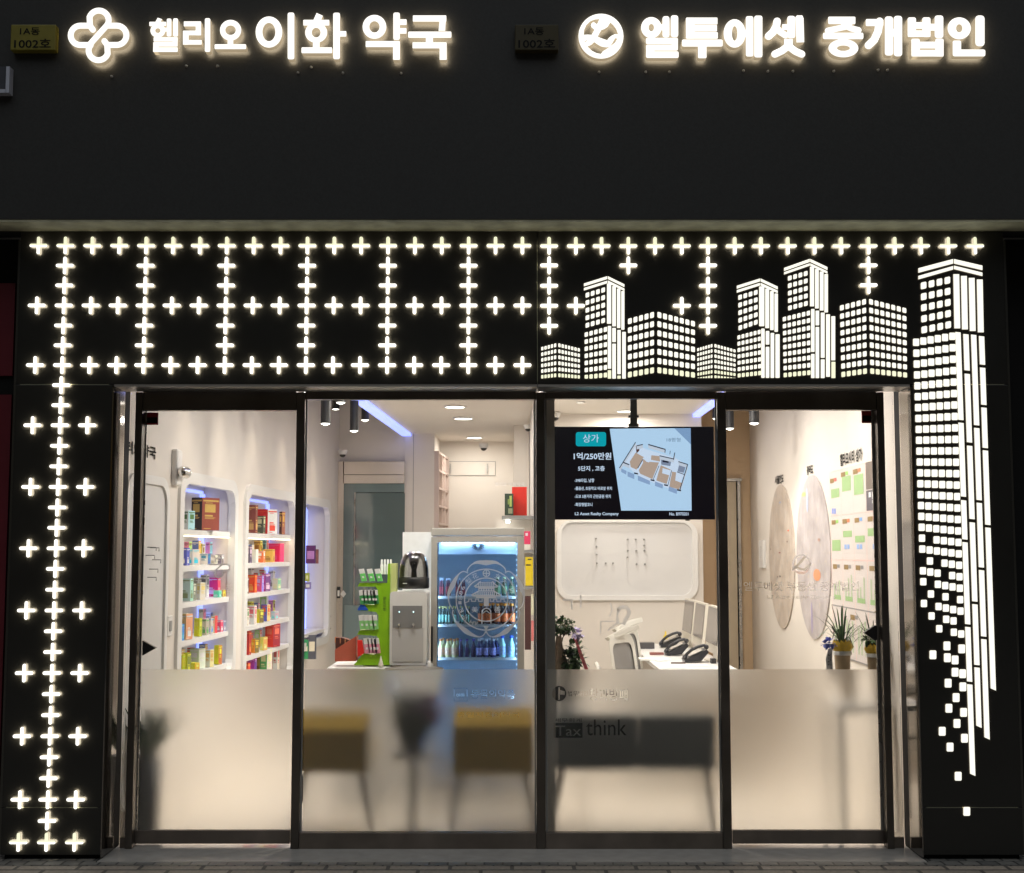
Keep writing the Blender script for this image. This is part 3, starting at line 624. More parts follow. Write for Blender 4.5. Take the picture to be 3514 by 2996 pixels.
# etched lettering on the doors
fa = (5.048, 590, 1650)
cl = [path([(690, 1290), (745, 1330)], 34), path([(745, 1400)] + arc(812, 1400, 66, 66, 180, 360) + [(870, 1450), (760, 1545)], 26), path([(640, 1450), (960, 1450)] + arc(955, 1505, 48, 52, -80, 80) + [(870, 1560)], 26), path([(640, 1560), (740, 1562)], 22), path([(760, 1560)] + arc(812, 1610, 66, 66, 160, 20)[::-1][::-1] + [(868, 1560)], 24), path(arc(812, 1610, 66, 66, -10, 190), 24)]
mb = MB(); raise_shapes(mb, cl, fa, YD - 0.002, YD, M_DECAL, None, 0.0004); ptext(mb, '화', 773, 2005, 797, 2038, YD - 0.002, M_DECAL, 0.0); mb.obj('etched_lettering', dL)
mb = MB(); ptext(mb, '엘투에셋 부동산 중개법인', 2552, 1996, 2948, 2028, YD - 0.002, M_FAINT, 0.006); ptext(mb, 'L2 Asset Realty Company', 2634, 2042, 2868, 2058, YD - 0.002, M_FAINT)
raise_shapes(mb, [ring(523, 1075, 58, 62, 46, 50), path([(545, 1030), (500, 1080), (470, 1110)], 16), path([(480, 1090), (540, 1110), (580, 1070)], 14)], (1.803, 2460, 1340), YD - 0.0025, YD, M_FAINT, None, 0.0003); mb.obj('etched_lettering', dR)
# university crest on the pharmacy window
fe = (6.093, 1520, 1910); YE = -0.003
sh = []
petals = [[(510, 320), (520, 260), (600, 170), (720, 120), (905, 130), (1090, 120), (1220, 180), (1300, 260), (1310, 350)],
          [(525, 345), (430, 310), (340, 360), (270, 460), (200, 600), (125, 760), (115, 880), (140, 1000), (210, 1100)],
          [(1300, 330), (1385, 310), (1470, 370), (1560, 470), (1640, 640), (1685, 780), (1690, 920), (1650, 1040), (1590, 1095)],
          [(215, 1115), (200, 1180), (240, 1310), (330, 1430), (480, 1560), (620, 1640), (760, 1680), (850, 1640), (898, 1560)],
          [(1590, 1110), (1600, 1190), (1570, 1330), (1450, 1450), (1320, 1560), (1180, 1640), (1040, 1680), (950, 1640), (903, 1560)]]
def smooth(pts, n=3):
    out = []
    for i in range(len(pts) - 1):
        p0, p1, p2, p3 = [Vector(pts[max(0, min(len(pts) - 1, i + d))]) for d in (-1, 0, 1, 2)]
        for k in range(n):
            t = k / n; out.append(tuple(0.5 * (2 * p1 + (p2 - p0) * t + (2 * p0 - 5 * p1 + 4 * p2 - p3) * t * t + (3 * p1 - p0 - 3 * p2 + p3) * t ** 3)))
    return out + [tuple(pts[-1])]
for k, pt in enumerate(petals): sh.append(path(smooth(pt), lambda t: 24 + 85 * max(0, 1 - abs(t - 0.5) * 4.2), False))
sh += [ring(905, 900, 640, 650, 615, 625, 60), ring(903, 900, 465, 465, 440, 440, 50), ring(908, 350, 78, 78, 58, 58, 24), rrect(896, 285, 918, 415, 2), rrect(845, 340, 970, 362, 2)]
roof = lambda x0, x1, xt0, xt1, yt, yb: [poly((xt0, yt), (xt0 + 30, yt + 22), (xt1 - 30, yt + 22), (xt1, yt), (xt1 + 5, yt + 30), (xt0 - 5, yt + 30)), path([(xt0 + 5, yt + 15), (x0 + 60, yb - 60), (x0 + 10, yb - 30)], 26), path([(xt1 - 5, yt + 15), (x1 - 60, yb - 60), (x1 - 10, yb - 30)], 26), rrect(x0 + 20, yb - 28, x1 - 20, yb, 6)] + [rrect(x, yt + 25, x + 20, yb - 20, 2) for x in range(int(x0) + 90, int(x1) - 90, 43)]
sh += roof(650, 1160, 775, 1045, 512, 650) + roof(590, 1215, 725, 1085, 715, 835)
sh += [rrect(740, 652, 1075, 675, 2), rrect(740, 708, 1075, 728, 2)] + [rrect(x, 670, x + 24, 712, 2) for x in range(740, 1060, 52)]
sh += [rrect(690, 838, 1110, 868, 2), rrect(855, 868, 960, 1040, 2), path([(470, 965), (540, 935), (540, 890), (600, 890), (600, 935), (680, 935), (680, 890), (745, 890), (745, 935), (820, 935), (820, 890)], 18), path([(990, 890), (990, 935), (1060, 935), (1060, 890), (1125, 890), (1125, 935), (1210, 935), (1210, 890), (1280, 890), (1280, 935), (1350, 965)], 18)]
sh += [path([(815, 1400), (815, 1150)] + arc(910, 1160, 90, 80, 180, 360, 10) + [(1005, 1150), (1005, 1400)], 24), path([(830, 1190), (905, 1130), (985, 1190)], 16), path([(700, 1500), (905, 1545), (1180, 1470)], 20), poly((845, 1450), (965, 1450), (900, 1550))]
mb = MB(); raise_shapes(mb, sh, fe, YE, YE, M_DECAL, None, 0.00002)
def etext(ch, x, y, s, ang, bold=0.0):
    c = P(x / fe[0] + fe[1], y / fe[0] + fe[2], YE); k = s / fe[0] / 652 * 1.0; r = Vector((math.cos(R(ang)), 0, math.sin(R(ang)))) * k; u = Vector((-math.sin(R(ang)), 0, math.cos(R(ang)))) * k
    text(mb, ch, c - r / 2 - u / 2 + Vector((0, -0.0002, 0)), r, u, M_DECAL, bold)
for ch, x, y, s, a in (('梨', 540, 510, 120, 45), ('花', 670, 405, 120, 24), ('女', 1150, 415, 120, -24), ('大', 1285, 520, 120, -42), ('校', 1420, 720, 125, -68), ('1', 355, 965, 66, 92), ('8', 370, 868, 78, 86), ('8', 375, 760, 78, 76), ('6', 415, 655, 80, 64),
                       ('E', 385, 1125, 80, 118), ('W', 470, 1270, 100, 136), ('H', 600, 1375, 85, 152), ('A', 690, 1400, 80, 162), ('美', 665, 1105, 130, 0), ('善', 1140, 1105, 135, 0), ('C', 1430, 950, 80, -95)): etext(ch, x, y, s, a, 0.01)
mb.obj('crest_decal', winP)
mb = MB(); ptext(mb, '헬리오 이화약국', 1698, 1655, 1800, 1668, YE, M_DECAL); mb.obj('etched_lettering', winP)
# faint lettering on the agency window
mb = MB()
raise_shapes(mb, [path([(240, 900), (330, 900), (330, 1000)], 20), path([(430, 850), (430, 980)], 18), path([(650, 1270), (655, 1140), (800, 1140)], 12), path([(735, 1240), (820, 1170), (900, 1160)], 14), path([(840, 1160), (840, 1010)] + arc(905, 1040, 62, 58, 180, 390, 10) + [(930, 1120), (905, 1180)], lambda t: 40), path([(755, 1080), (780, 1010), (760, 940)], 14)], (3.2375, 1860, 1780), YE, YE, M_DECAL, None, 0.0001)
mb.obj('etched_lettering', winR)

# ================================================================== lamps inside
M_WARMBAR = emis('warm_bar', (1.0, 0.80, 0.50, 1), 12.0)
M_LAMPBODY = mat('lamp_black', (0.02, 0.02, 0.022, 1), 0.5)
def pendant(u, vb, Z, wpx, label, power=44, top=3.19, ang=110):
    p = P(u, vb, Z - DIST); r = wpx * Z / F / 2
    t = thing('pendant_lamp', label, 'lamp', p, 'black cylinder lamps under the ceilings')
    MB().lathe([(r, 0), (r, top - p.z)], p, M_LAMPBODY, 20).lathe([(r * 0.90, 0.004), (r * 0.90, 0.02)], p, M_LAMPBODY, 20).obj('housing', t)
    MB().lathe([(r * 0.92, -0.002), (r * 0.3, -0.012), (1e-4, -0.014)], p, M_LAMP, 20).obj('lens', t)
    light(t, 'SPOT', p - Vector((0, 0, 0.03)), power, size=r, angle=ang, blend=0.8)
pendant(1117, 1453, 9.0, 34, 'black cylinder lamp, leftmost of those behind the pharmacy window')
pendant(1215, 1478, 10.2, 30, 'longest black cylinder lamp, beside the blue ceiling strip')
pendant(1253, 1441, 11.3, 27, 'black cylinder lamp half hidden behind the blue ceiling strip')
pendant(1169, 1381, 9.4, 33, 'cylinder lamp tip just showing under the pharmacy window transom')
pendant(2588, 1452, 9.6, 34, 'black cylinder lamp over the agency door glass', 22)
pendant(2504, 1470, 10.0, 30, 'black cylinder lamp beside the post of the agency door', 22)
pendant(2455, 1436, 11.4, 20, 'small black cylinder lamp at the end of the right blue strip', 6)
# wall-washing row close to the side walls (their scallops show on the walls)
for Yp, u in ((1.2, -1), (2.0, -1), (2.9, -1), (3.9, -1), (5.2, -1), (0.9, 1), (1.7, 1), (2.6, 1), (3.4, 1)):
    wl = LW if u < 0 else RW
    p = Vector((wx(wl, Yp) - u * 0.20, Yp, 2.86)); t = thing('pendant_lamp', 'short black wall-washing lamp close to the %s wall' % ('shelf' if u < 0 else 'map'), 'lamp', p, 'wall washing lamps of the %s side' % ('pharmacy' if u < 0 else 'agency'))
    MB().lathe([(0.035, 0), (0.035, 3.19 - p.z)], p, M_LAMPBODY, 14).obj('housing', t); MB().lathe([(0.031, -0.001), (1e-4, -0.008)], p, M_LAMP, 14).obj('lens', t)
    light(t, 'SPOT', p - Vector((0, 0, 0.02)), 15 if u < 0 else 5, (1, 0.82, 0.62), size=0.03, angle=62, blend=0.9)
def downlight(x, Y, d, label, power, group, z=zc):
    t = thing('ceiling_light', label, 'lamp', (x, Y, z), group)
    MB().lathe([(d / 2 + 0.012, 0), (d / 2 + 0.012, -0.010), (d / 2, -0.012), (d / 2, -0.004)], (x, Y, z - 0.001), M_WHITE, 28).obj('trim_ring', t)
    MB().lathe([(d / 2, -0.006), (1e-4, -0.007)], (x, Y, z - 0.001), M_LAMP, 28).obj('diffuser', t)
    light(t, 'AREA', (x, Y, z - 0.02), power, size=d)
for i, (u, v) in enumerate(((1562, 1394), (1590, 1434), (1628, 1500))):
    p = P(u, v, 3.0); k = (zc - EYE) / (p.z - EYE); Y = (3.0 + DIST) * k - DIST; x = P(u, v, Y).x
    downlight(x, Y, 0.166, '%s round ceiling light of the pharmacy, counted from the window' % ORD[i], 9, 'round ceiling lights')
for u, v, d, lb in ((2147, 1409, 0.15, 'round agency ceiling light half hidden behind the screen pole'), (1992, 1378, 0.05, 'small agency spot recessed near the window')):
    p = P(u, v, 3.0); k = (zc - EYE) / (p.z - EYE); Y = (3.0 + DIST) * k - DIST; downlight(P(u, v, Y).x, Y, d, lb, 11 if d > .1 else 6, 'round ceiling lights')
for x, Y, a in ((-0.75, 1.0, 'pharmacy'), (-0.2, 1.0, 'pharmacy'), (-0.75, 2.4, 'pharmacy'), (0.7, 0.9, 'agency'), (1.3, 0.9, 'agency'), (0.7, 2.3, 'agency'), (1.3, 2.3, 'agency')):
    downlight(x, Y, 0.15, 'round ceiling light near the front of the %s' % a, 18, 'front ceiling lights of the %s' % a)
# dome cameras
def dome(u, v, Y, wpx, label):
    p = P(u, v, Y); s = wpx * (Y + DIST) / F / 2
    t = thing('dome_camera', label, 'camera', p)
    MB().lathe([(s * 1.02, 0), (s * 1.02, -s * 0.35), (s * 0.8, -s * 0.8), (s * 0.72, -s * 0.95)], p, M_WHITE, 20).obj('housing', t)
    MB().sphere(p - Vector((0, 0, s * 0.92)), s * 0.68, M_BLACK, 16, (1, 1, 0.9), -90, 5).obj('dome', t)
dome(1660, 1523, 6.4, 32, 'white dome camera under the middle of the pharmacy ceiling')
dome(1812, 1458, 5.2, 30, 'dome camera cut by the right frame of the pharmacy window')
dome(1905, 1416, 4.4, 37, 'white dome camera in the upper left corner of the agency window')
dome(1176, 1545, 6.3, 32, 'white dome camera on the wall over the dark glass door')

# ================================================================== left wall: panel, lettering, alcoves with medicines
def wp(wall, Y, z, off=0.0): return Vector((wx(wall, Y) + off, Y, z))
def rrpts(y0, z0, y1, z1, r, n=6):
    out = []
    for cyy, cz, a0 in ((y1 - r, z1 - r, 0), (y0 + r, z1 - r, 90), (y0 + r, z0 + r, 180), (y1 - r, z0 + r, 270)):
        for k in range(n + 1): a = R(a0 + 90 * k / n); out.append((cyy + r * math.cos(a), cz + r * math.sin(a)))
    return out
def wall_rim(mb, wall, o, i, th, m):
    n = len(o); s = 1 if wall is LW else -1
    a = [wp(wall, y, z, s * th) for y, z in o]; b = [wp(wall, y, z, s * th) for y, z in i]
    a0 = [wp(wall, y, z) for y, z in o]; b0 = [wp(wall, y, z, -s * 0.03) for y, z in i]
    F_ = lambda p, q: [(k, (k + 1) % n, (k + 1) % n + n, k + n) for k in range(n)]
    mb.add(a + b, F_(0, 0), m); mb.add(a + a0, F_(0, 0), m); mb.add(b + b0, F_(0, 0), m)
t = thing('wall_panel', 'white rounded panel with small grey hooks left of the shelf alcoves', 'panel', wp(LW, 0.55, 0.3))
ya, yb = 0.16, PW(570, 1890, LW).y
ztp = PW(560, 1640, LW).z
mb = MB(); wall_rim(mb, LW, rrpts(ya, 0.15, yb, ztp, 0.14), rrpts(ya + 0.05, 0.2, yb - 0.05, ztp - 0.05, 0.11), 0.018, M_WHITE); mb.obj('rim', t)
mb = MB(); mb.add([wp(LW, y, z, 0.004) for y, z in rrpts(ya + 0.04, 0.19, yb - 0.04, ztp - 0.04, 0.11)], [list(range(28))], M_WALLG); mb.obj('board', t)
for u, v in ((506, 1878), (516, 1880), (500, 1906), (522, 1921), (512, 1953), (506, 1981)):
    p = PW(u, v, LW, 0.004); MB().tube([p, p + Vector((0.05, 0, 0)), p + Vector((0.05, 0, -0.02))], 0.003, M_GREY, 6).obj('hook', t)
mb = MB(); p0 = PW(492, 1585, LW, 0.004); p1 = PW(557, 1592, LW, 0.004); text(mb, '헬리오약국', wp(LW, 0.02, 2.075, 0.006), wp(LW, 0.66, 2.075, 0.006) - wp(LW, 0.02, 2.075, 0.006), (0, 0, 0.072), M_BLACKM, 0.03)
tag(mb.obj('wall_lettering', origin=wp(LW, 0.5, 2.2)), 'black lettering high on the left wall over the rounded panel', 'lettering')
p = PW(598, 1610, LW)
t = thing('emergency_light', 'white twin emergency light on the wall left of the first alcove', 'lamp', p)
MB().box(p + Vector((-0.005, -0.06, -0.10)), p + Vector((0.035, 0.06, 0.12)), M_WHITE).obj('case', t, 0.012)
for dy in (-0.035, 0.035): MB().sphere(p + Vector((0.06, dy, -0.02)), 0.036, mat('chrome', (0.7, 0.7, 0.7, 1), 0.12, metal=1), 14).obj('lamp_head', t)
p = PW(578, 2148, LW); t = thing('wall_switch', 'small white wall switch beside the first alcove frame', 'switch', p)
MB().box(p + Vector((-0.002, -0.05, -0.06)), p + Vector((0.012, 0.05, 0.06)), M_WHITE).obj('plate', t, 0.004); MB().box(p + Vector((0.012, -0.025, -0.03)), p + Vector((0.016, 0.025, 0.03)), M_GREY).obj('button', t)

ZSH = [1.683, 1.455, 1.228, 0.989, 0.768, 0.545, 0.32]
ALC = ['nearest', 'middle', 'farthest']
DEP = 0.21
def alcove(k, y0, y1, shelves):
    t = thing('wall_alcove', '%s lit white alcove of medicine shelves in the left wall' % ALC[k], 'shelves', wp(LW, (y0 + y1) / 2, 0.1), 'shelf alcoves of the pharmacy wall')
    mb = MB(); wall_rim(mb, LW, rrpts(y0 - 0.075, (.64, .42, .66)[k], y1 + 0.075, ZT + 0.045, 0.15), rrpts(y0 + 0.008, (.71, .49, .73)[k], y1 - 0.008, ZT - 0.03, 0.11), 0.02, M_WHITE); mb.obj('rim', t)
    mb = MB(); mb.extr([wp(LW, y0 - 0.02, 0.05, -DEP), wp(LW, y1 + 0.02, 0.05, -DEP), wp(LW, y1 + 0.02, 0.05, -DEP - 0.02), wp(LW, y0 - 0.02, 0.05, -DEP - 0.02)], (0, 0, ZT), M_WALLG); mb.obj('back_panel', t)
    mb = MB(); yl = y1 - 0.012
    mb.extr([wp(LW, yl - 0.09, 0.75, -DEP + 0.002), wp(LW, yl, 0.75, -DEP + 0.002), wp(LW, yl, 0.75, -DEP + 0.014), wp(LW, yl - 0.09, 0.75, -DEP + 0.014)], (0, 0, ZT - 0.80), M_BLUE)
    mb.extr([wp(LW, y0 + 0.05, ZT - 0.05, -DEP + 0.002), wp(LW, y1 - 0.06, ZT - 0.05, -DEP + 0.002), wp(LW, y1 - 0.06, ZT - 0.05, -DEP + 0.014), wp(LW, y0 + 0.05, ZT - 0.05, -DEP + 0.014)], (0, 0, 0.02), M_BLUE); mb.obj('led_strip', t)
    zs_ = shelves[0]; mb = MB()
    if len(shelves) > 1: mb.extr([wp(LW, y0 + 0.03, zs_ - 0.044, -0.03), wp(LW, y1 - 0.03, zs_ - 0.044, -0.03), wp(LW, y1 - 0.03, zs_ - 0.044, -0.016), wp(LW, y0 + 0.03, zs_ - 0.044, -0.016)], (0, 0, 0.004), M_WARMBAR).obj('shelf_lamp', t)
    for z in shelves:
        mb = MB(); mb.extr([wp(LW, y0 + 0.002, z - 0.035, -DEP + 0.02), wp(LW, y1 - 0.02, z - 0.035, -DEP + 0.02), wp(LW, y1 - 0.02, z - 0.035, -0.012), wp(LW, y0 + 0.002, z - 0.035, -0.012)], (0, 0, 0.034), M_WHITE); mb.obj('shelf', t)
    return t
alcove(0, Y1a, Y1b, ZSH[:5]); alcove(1, Y2a, Y2b, ZSH[:6]); t3 = alcove(2, Y3a, Y3b, [0.80])
def carton_mat(rgb):
    k = 'carton_%d_%d_%d' % rgb; q_ = C(*rgb); return mat(k, tuple(min(0.86, x * 1.5 + 0.015) for x in q_[:3]) + (1,), 0.38, noise=0.05, nscale=25)
def colour_name(rgb):
    import colorsys
    h, s, v = colorsys.rgb_to_hsv(*[x / 255 for x in rgb])
    if s < 0.16: return 'white' if v > 0.78 else 'grey' if v > 0.4 else 'charcoal'
    h *= 360; dark = v < 0.5
    n = 'red' if h < 14 or h > 345 else 'orange' if h < 36 else 'yellow' if h < 62 else 'lime' if h < 90 else 'green' if h < 160 else 'teal' if h < 200 else 'blue' if h < 255 else 'purple' if h < 310 else 'pink'
    if s < 0.45 and v > 0.7: return {'orange': 'cream', 'yellow': 'cream', 'red': 'pale pink'}.get(n, 'pale ' + n)
    return ('dark ' if dark else '') + n
def carton(k, shelf, n, u0, wl, wr, hpx, c1, c2=None, band=None, front=0.0, rear=False):
    """carton turned towards the window; wl / wr = widths of its two visible sides in picture pixels"""
    z = ZSH[shelf]; uc = u0 + wl
    Y = PW(uc, 1890, LW, -0.03 + front).y; Z = Y + DIST
    rho = R(24); w = wl * Z / F / 0.80; d = max(0.03, wr * Z / F / 0.62) if wr else 0.07
    h = hpx * Z / F; cx_, cy_ = wx(LW, Y) - 0.03 + front, Y
    ex = Vector((math.cos(-rho), math.sin(-rho), 0)); ey = Vector((-math.sin(-rho), math.cos(-rho), 0))
    w = min(w, 0.17); c0 = Vector((cx_, cy_, z + 0.0015)) - ex * w
    M = Matrix.Translation(c0) @ Matrix.Rotation(-rho, 4, 'Z')
    c2 = c2 or tuple(int(x * 0.9) for x in c1)
    lb = '%s %s carton, %s from the left on the %s shelf of the %s alcove' % (['small', 'medium', 'tall'][0 if h < 0.10 else 1 if h < 0.16 else 2], colour_name(c1), ORD[n], ORD[shelf], ALC[k])
    if rear: lb = '%s carton, %s from left in the rear row, %s shelf of the %s alcove' % (colour_name(c1), ORD[n], ORD[shelf], ALC[k])
    mb = MB(); m1, m2 = carton_mat(c1), carton_mat(c2)
    v = [M @ Vector(p) for p in ((0, 0, 0), (w, 0, 0), (w, d, 0), (0, d, 0), (0, 0, h), (w, 0, h), (w, d, h), (0, d, h))]
    mb.add(v, [(0, 1, 5, 4), (4, 5, 6, 7), (3, 7, 6, 2), (0, 4, 7, 3), (0, 3, 2, 1)], m1); mb.add(v, [(1, 2, 6, 5)], m2)
    bc = band or tuple(int(255 - (255 - x) * 0.35) for x in c1) if sum(c1) < 480 else band or tuple(int(x * 0.55) for x in c1)
    mbk = carton_mat(bc); e = 0.0012; rr = random.Random(n * 31 + shelf * 7 + k)
    a, b = 0.15 + 0.1 * rr.random(), 0.75 + 0.1 * rr.random(); z0, z1 = (0.55, 0.8) if rr.random() < .5 else (0.12, 0.34)
    for zz0, zz1, aa, bb in ((z0, z1, a, b), (0.42, 0.47, a, b * 0.8), (0.88, 0.93, 0.05, 0.95), (0.38, 0.395, a, b), (0.35, 0.365, a, b * 0.9), (0.04, 0.06, 0.1, 0.5), (0.83, 0.85, 0.2, 0.6)):
        mb.add([M @ Vector(p) for p in ((w * aa, -e, h * zz0), (w * bb, -e, h * zz0), (w * bb, -e, h * zz1), (w * aa, -e, h * zz1))], [(0, 1, 2, 3)], mbk)
        mb.add([M @ Vector(p) for p in ((w + e, d * aa, h * zz0), (w + e, d * bb, h * zz0), (w + e, d * bb, h * zz1), (w + e, d * aa, h * zz1))], [(0, 1, 2, 3)], mbk)
    tag(mb.obj('medicine_carton', origin=(cx_, cy_, z)), lb, 'carton', 'medicine cartons on the alcove shelves')
WH = (225, 220, 210)
ST = {(0, 0): [(620, 24, 22, 64, (195, 205, 190), (150, 190, 230), (70, 110, 60)), (655, 36, 60, 112, (28, 20, 24), (120, 50, 36), (170, 140, 70))],
      (0, 1): [(615, 26, 4, 60, (62, 72, 165), (72, 80, 170), (210, 205, 215)), (643, 19, 22, 54, (225, 228, 225), (190, 180, 172), (40, 175, 215)), (686, 28, 6, 38, (215, 225, 215), (60, 90, 150), (50, 130, 160)), (722, 16, 4, 32, (235, 230, 205), (200, 195, 180), (150, 150, 140)), (740, 20, 4, 33, (95, 88, 105), (120, 110, 120), (235, 230, 215))],
      (0, 2): [(612, 44, 8, 76, (175, 228, 205), (150, 200, 180), (120, 135, 100)), (650, 16, 10, 60, (150, 150, 130), (120, 125, 110), (200, 205, 180)), (677, 13, 18, 58, (235, 228, 195), (190, 185, 175), (230, 180, 110)), (704, 46, 8, 64, (235, 15, 95), (190, 60, 90), (255, 170, 190)), (736, 18, 3, 24, (85, 200, 165), (80, 180, 150), (160, 230, 210)), (756, 13, 4, 22, (205, 165, 110), (190, 180, 60), (150, 110, 60))],
      (0, 3): [(606, 22, 4, 56, (80, 70, 130), (70, 130, 200), (90, 170, 230)), (624, 20, 22, 86, (250, 175, 120), (200, 140, 105), (250, 230, 215)), (672, 17, 8, 62, (205, 220, 20), (150, 165, 40), (225, 235, 80)), (698, 15, 2, 54, (200, 190, 180), (170, 160, 150), (90, 150, 90)), (714, 14, 3, 54, (205, 195, 185), (180, 170, 160), (90, 140, 200)), (730, 12, 8, 58, (240, 205, 160), (205, 60, 70), (220, 80, 70)), (748, 14, 2, 38, (245, 60, 100), (230, 70, 100), (250, 200, 200)), (763, 9, 1, 36, (145, 150, 180), (120, 125, 150), (200, 200, 215))],
      (0, 4): [(604, 14, 6, 66, (250, 170, 20), (200, 130, 20), (255, 220, 60)), (622, 12, 5, 72, (225, 225, 30), (170, 165, 25), (160, 190, 30)), (638, 13, 12, 72, (190, 210, 35), (120, 130, 60), (225, 235, 60)), (660, 30, 22, 66, (185, 225, 165), (190, 205, 180), (215, 240, 205)), (655, 22, 16, 32, (255, 195, 10), (215, 150, 10), (255, 225, 90)), (712, 16, 13, 58, (238, 225, 190), (215, 190, 140), (190, 150, 80)), (742, 15, 12, 64, (250, 215, 20), (170, 95, 50), (250, 190, 50))],
      (1, 0): [(841, 34, 4, 96, (128, 62, 52), (110, 60, 50), (190, 150, 90)), (880, 22, 3, 60, (75, 80, 62), (70, 75, 60), (200, 195, 150)), (884, 33, 35, 84, (190, 22, 26), (228, 210, 195), (215, 60, 40)), (957, 9, 12, 78, (66, 36, 28), (140, 88, 72), (190, 150, 70))],
      (1, 1): [(838, 19, 2, 58, (78, 66, 84), (80, 70, 90), (190, 170, 190)), (859, 20, 2, 46, (240, 232, 205), (220, 210, 190), (200, 200, 190)), (880, 23, 2, 40, (200, 96, 50), (205, 110, 60), (235, 215, 195)), (905, 31, 2, 44, (198, 160, 78), (190, 150, 80), (150, 110, 60)), (918, 42, 16, 62, (250, 0, 70), (185, 55, 100), (245, 60, 110))],
      (1, 2): [(835, 13, 2, 54, (70, 52, 58), (90, 70, 70), (200, 190, 180)), (853, 23, 4, 60, (238, 55, 22), (250, 80, 30), (250, 130, 60)), (878, 22, 2, 54, (200, 70, 120), (130, 110, 190), (170, 150, 220)), (901, 11, 19, 60, (160, 40, 130), (95, 50, 110), (200, 170, 190)), (938, 17, 12, 38, (240, 225, 185), (120, 170, 140), (215, 200, 160))],
      (1, 3): [(834, 17, 2, 60, (222, 205, 195), (200, 185, 175), (70, 120, 70)), (854, 23, 3, 62, (225, 208, 198), (200, 185, 175), (190, 90, 100)), (882, 12, 16, 46, (215, 180, 25), (95, 82, 45), (240, 220, 80)), (900, 20, 12, 56, (75, 85, 180), (215, 180, 120), (230, 80, 50)), (934, 14, 13, 27, (205, 220, 215), (180, 150, 160), (120, 200, 200))],
      (1, 4): [(832, 28, 2, 80, (175, 40, 38), (150, 40, 40), (225, 120, 60)), (864, 16, 15, 46, (240, 120, 25), (105, 90, 50), (250, 170, 60)), (898, 11, 15, 44, (225, 195, 85), (190, 140, 75), (245, 225, 130)), (916, 26, 26, 78, (245, 50, 38), (140, 30, 45), (250, 100, 80))],
      (1, 5): [(831, 27, 2, 74, (235, 75, 35), (200, 60, 40), (250, 150, 90)), (860, 20, 6, 84, (150, 50, 150), (90, 50, 120), (215, 140, 205)), (899, 23, 19, 96, (85, 160, 90), (205, 190, 180), (200, 230, 150)), (942, 16, 6, 96, (225, 210, 195), (190, 180, 165), (180, 90, 90))]}
for (k, s), lst in ST.items():
    for n, (u0, wl, wr, h, c1, c2, bd) in enumerate(lst):
        carton(k, s, n, u0, wl, wr, h, c1, c2, bd, 0.012 if (k, s, n) in ((0, 4, 4), (0, 2, 4), (1, 0, 1)) else -0.045 if (k, s, n) in ((0, 2, 3), (1, 1, 4), (0, 4, 3)) else 0.0)
rr_ = random.Random(21); PAL = [(235, 225, 205), (120, 175, 215), (230, 90, 70), (240, 200, 90), (150, 200, 120), (215, 215, 220), (225, 120, 150), (90, 110, 170), (245, 160, 80)]
for k, s_, us in ((0, 1, (632, 660, 678, 706)), (0, 2, (634, 664, 690)), (0, 3, (640, 686, 706, 736)), (0, 4, (616, 650, 690, 728)), (1, 1, (850, 872, 896)), (1, 2, (848, 868, 892, 922)), (1, 3, (846, 872, 896, 922)), (1, 4, (850, 880, 906)), (1, 5, (848, 880, 926))):
    for n, u0 in enumerate(us): carton(k, s_, n, u0, rr_.randrange(14, 22), rr_.randrange(4, 9), rr_.randrange(56, 84), rr_.choice(PAL), rr_.choice(PAL), None, -0.105, True)
# third alcove: hooks with hanging packs and bottles on its sill
for v in (1870, 1915, 1960, 2026, 2072, 2118, 2160):
    a = PW(1062, v, LW, -DEP + 0.01); MB().tube([a, a + Vector((0.21, 0.02, 0.006))], 0.004, M_GREY, 6).obj('hook', t3)
def hang(u0, v0, u1, v1, c1, lb, Y=5.55):
    mb = MB(); mb.pbox(u0, v0, u1, v1, Y, 0.035, carton_mat(c1)); mb.pbox(u0 + 4, v0 + (v1 - v0) * .3, u1 - 4, v1 - (v1 - v0) * .25, Y - 0.002, 0.002, carton_mat(tuple(min(255, x + 90) for x in c1)))
    tag(mb.obj('hanging_pack', origin=P((u0 + u1) / 2, v1, Y)), lb, 'pack')
hang(1050, 1872, 1082, 1934, (84, 30, 92), 'purple pouch hanging in the farthest alcove'); hang(1084, 1885, 1092, 1934, (120, 70, 70), 'slim reddish pack hanging beside the purple pouch')
hang(1046, 1966, 1061, 1995, (150, 160, 60), 'olive green pack on a hook below the purple pouch'); hang(1046, 1998, 1066, 2022, (120, 110, 160), 'mauve pack on a hook under the olive pack')
for u0, u1, v0, c1, lb in ((1038, 1058, 2196, (40, 130, 80), 'green bottle standing on the sill of the farthest alcove'), (1058, 1083, 2180, (70, 72, 84), 'grey bottle pack standing beside the green bottle')):
    mb = MB(); mb.pbox(u0, v0, u1, 2262, 4.9, 0.05, carton_mat(c1)); mb.pbox(u0 + 3, v0 + 22, u1 - 3, 2235, 4.898, 0.002, carton_mat((200, 190, 170)))
    tag(mb.obj('bottle_pack', origin=P(u0, 2262, 4.9)), lb, 'bottle')

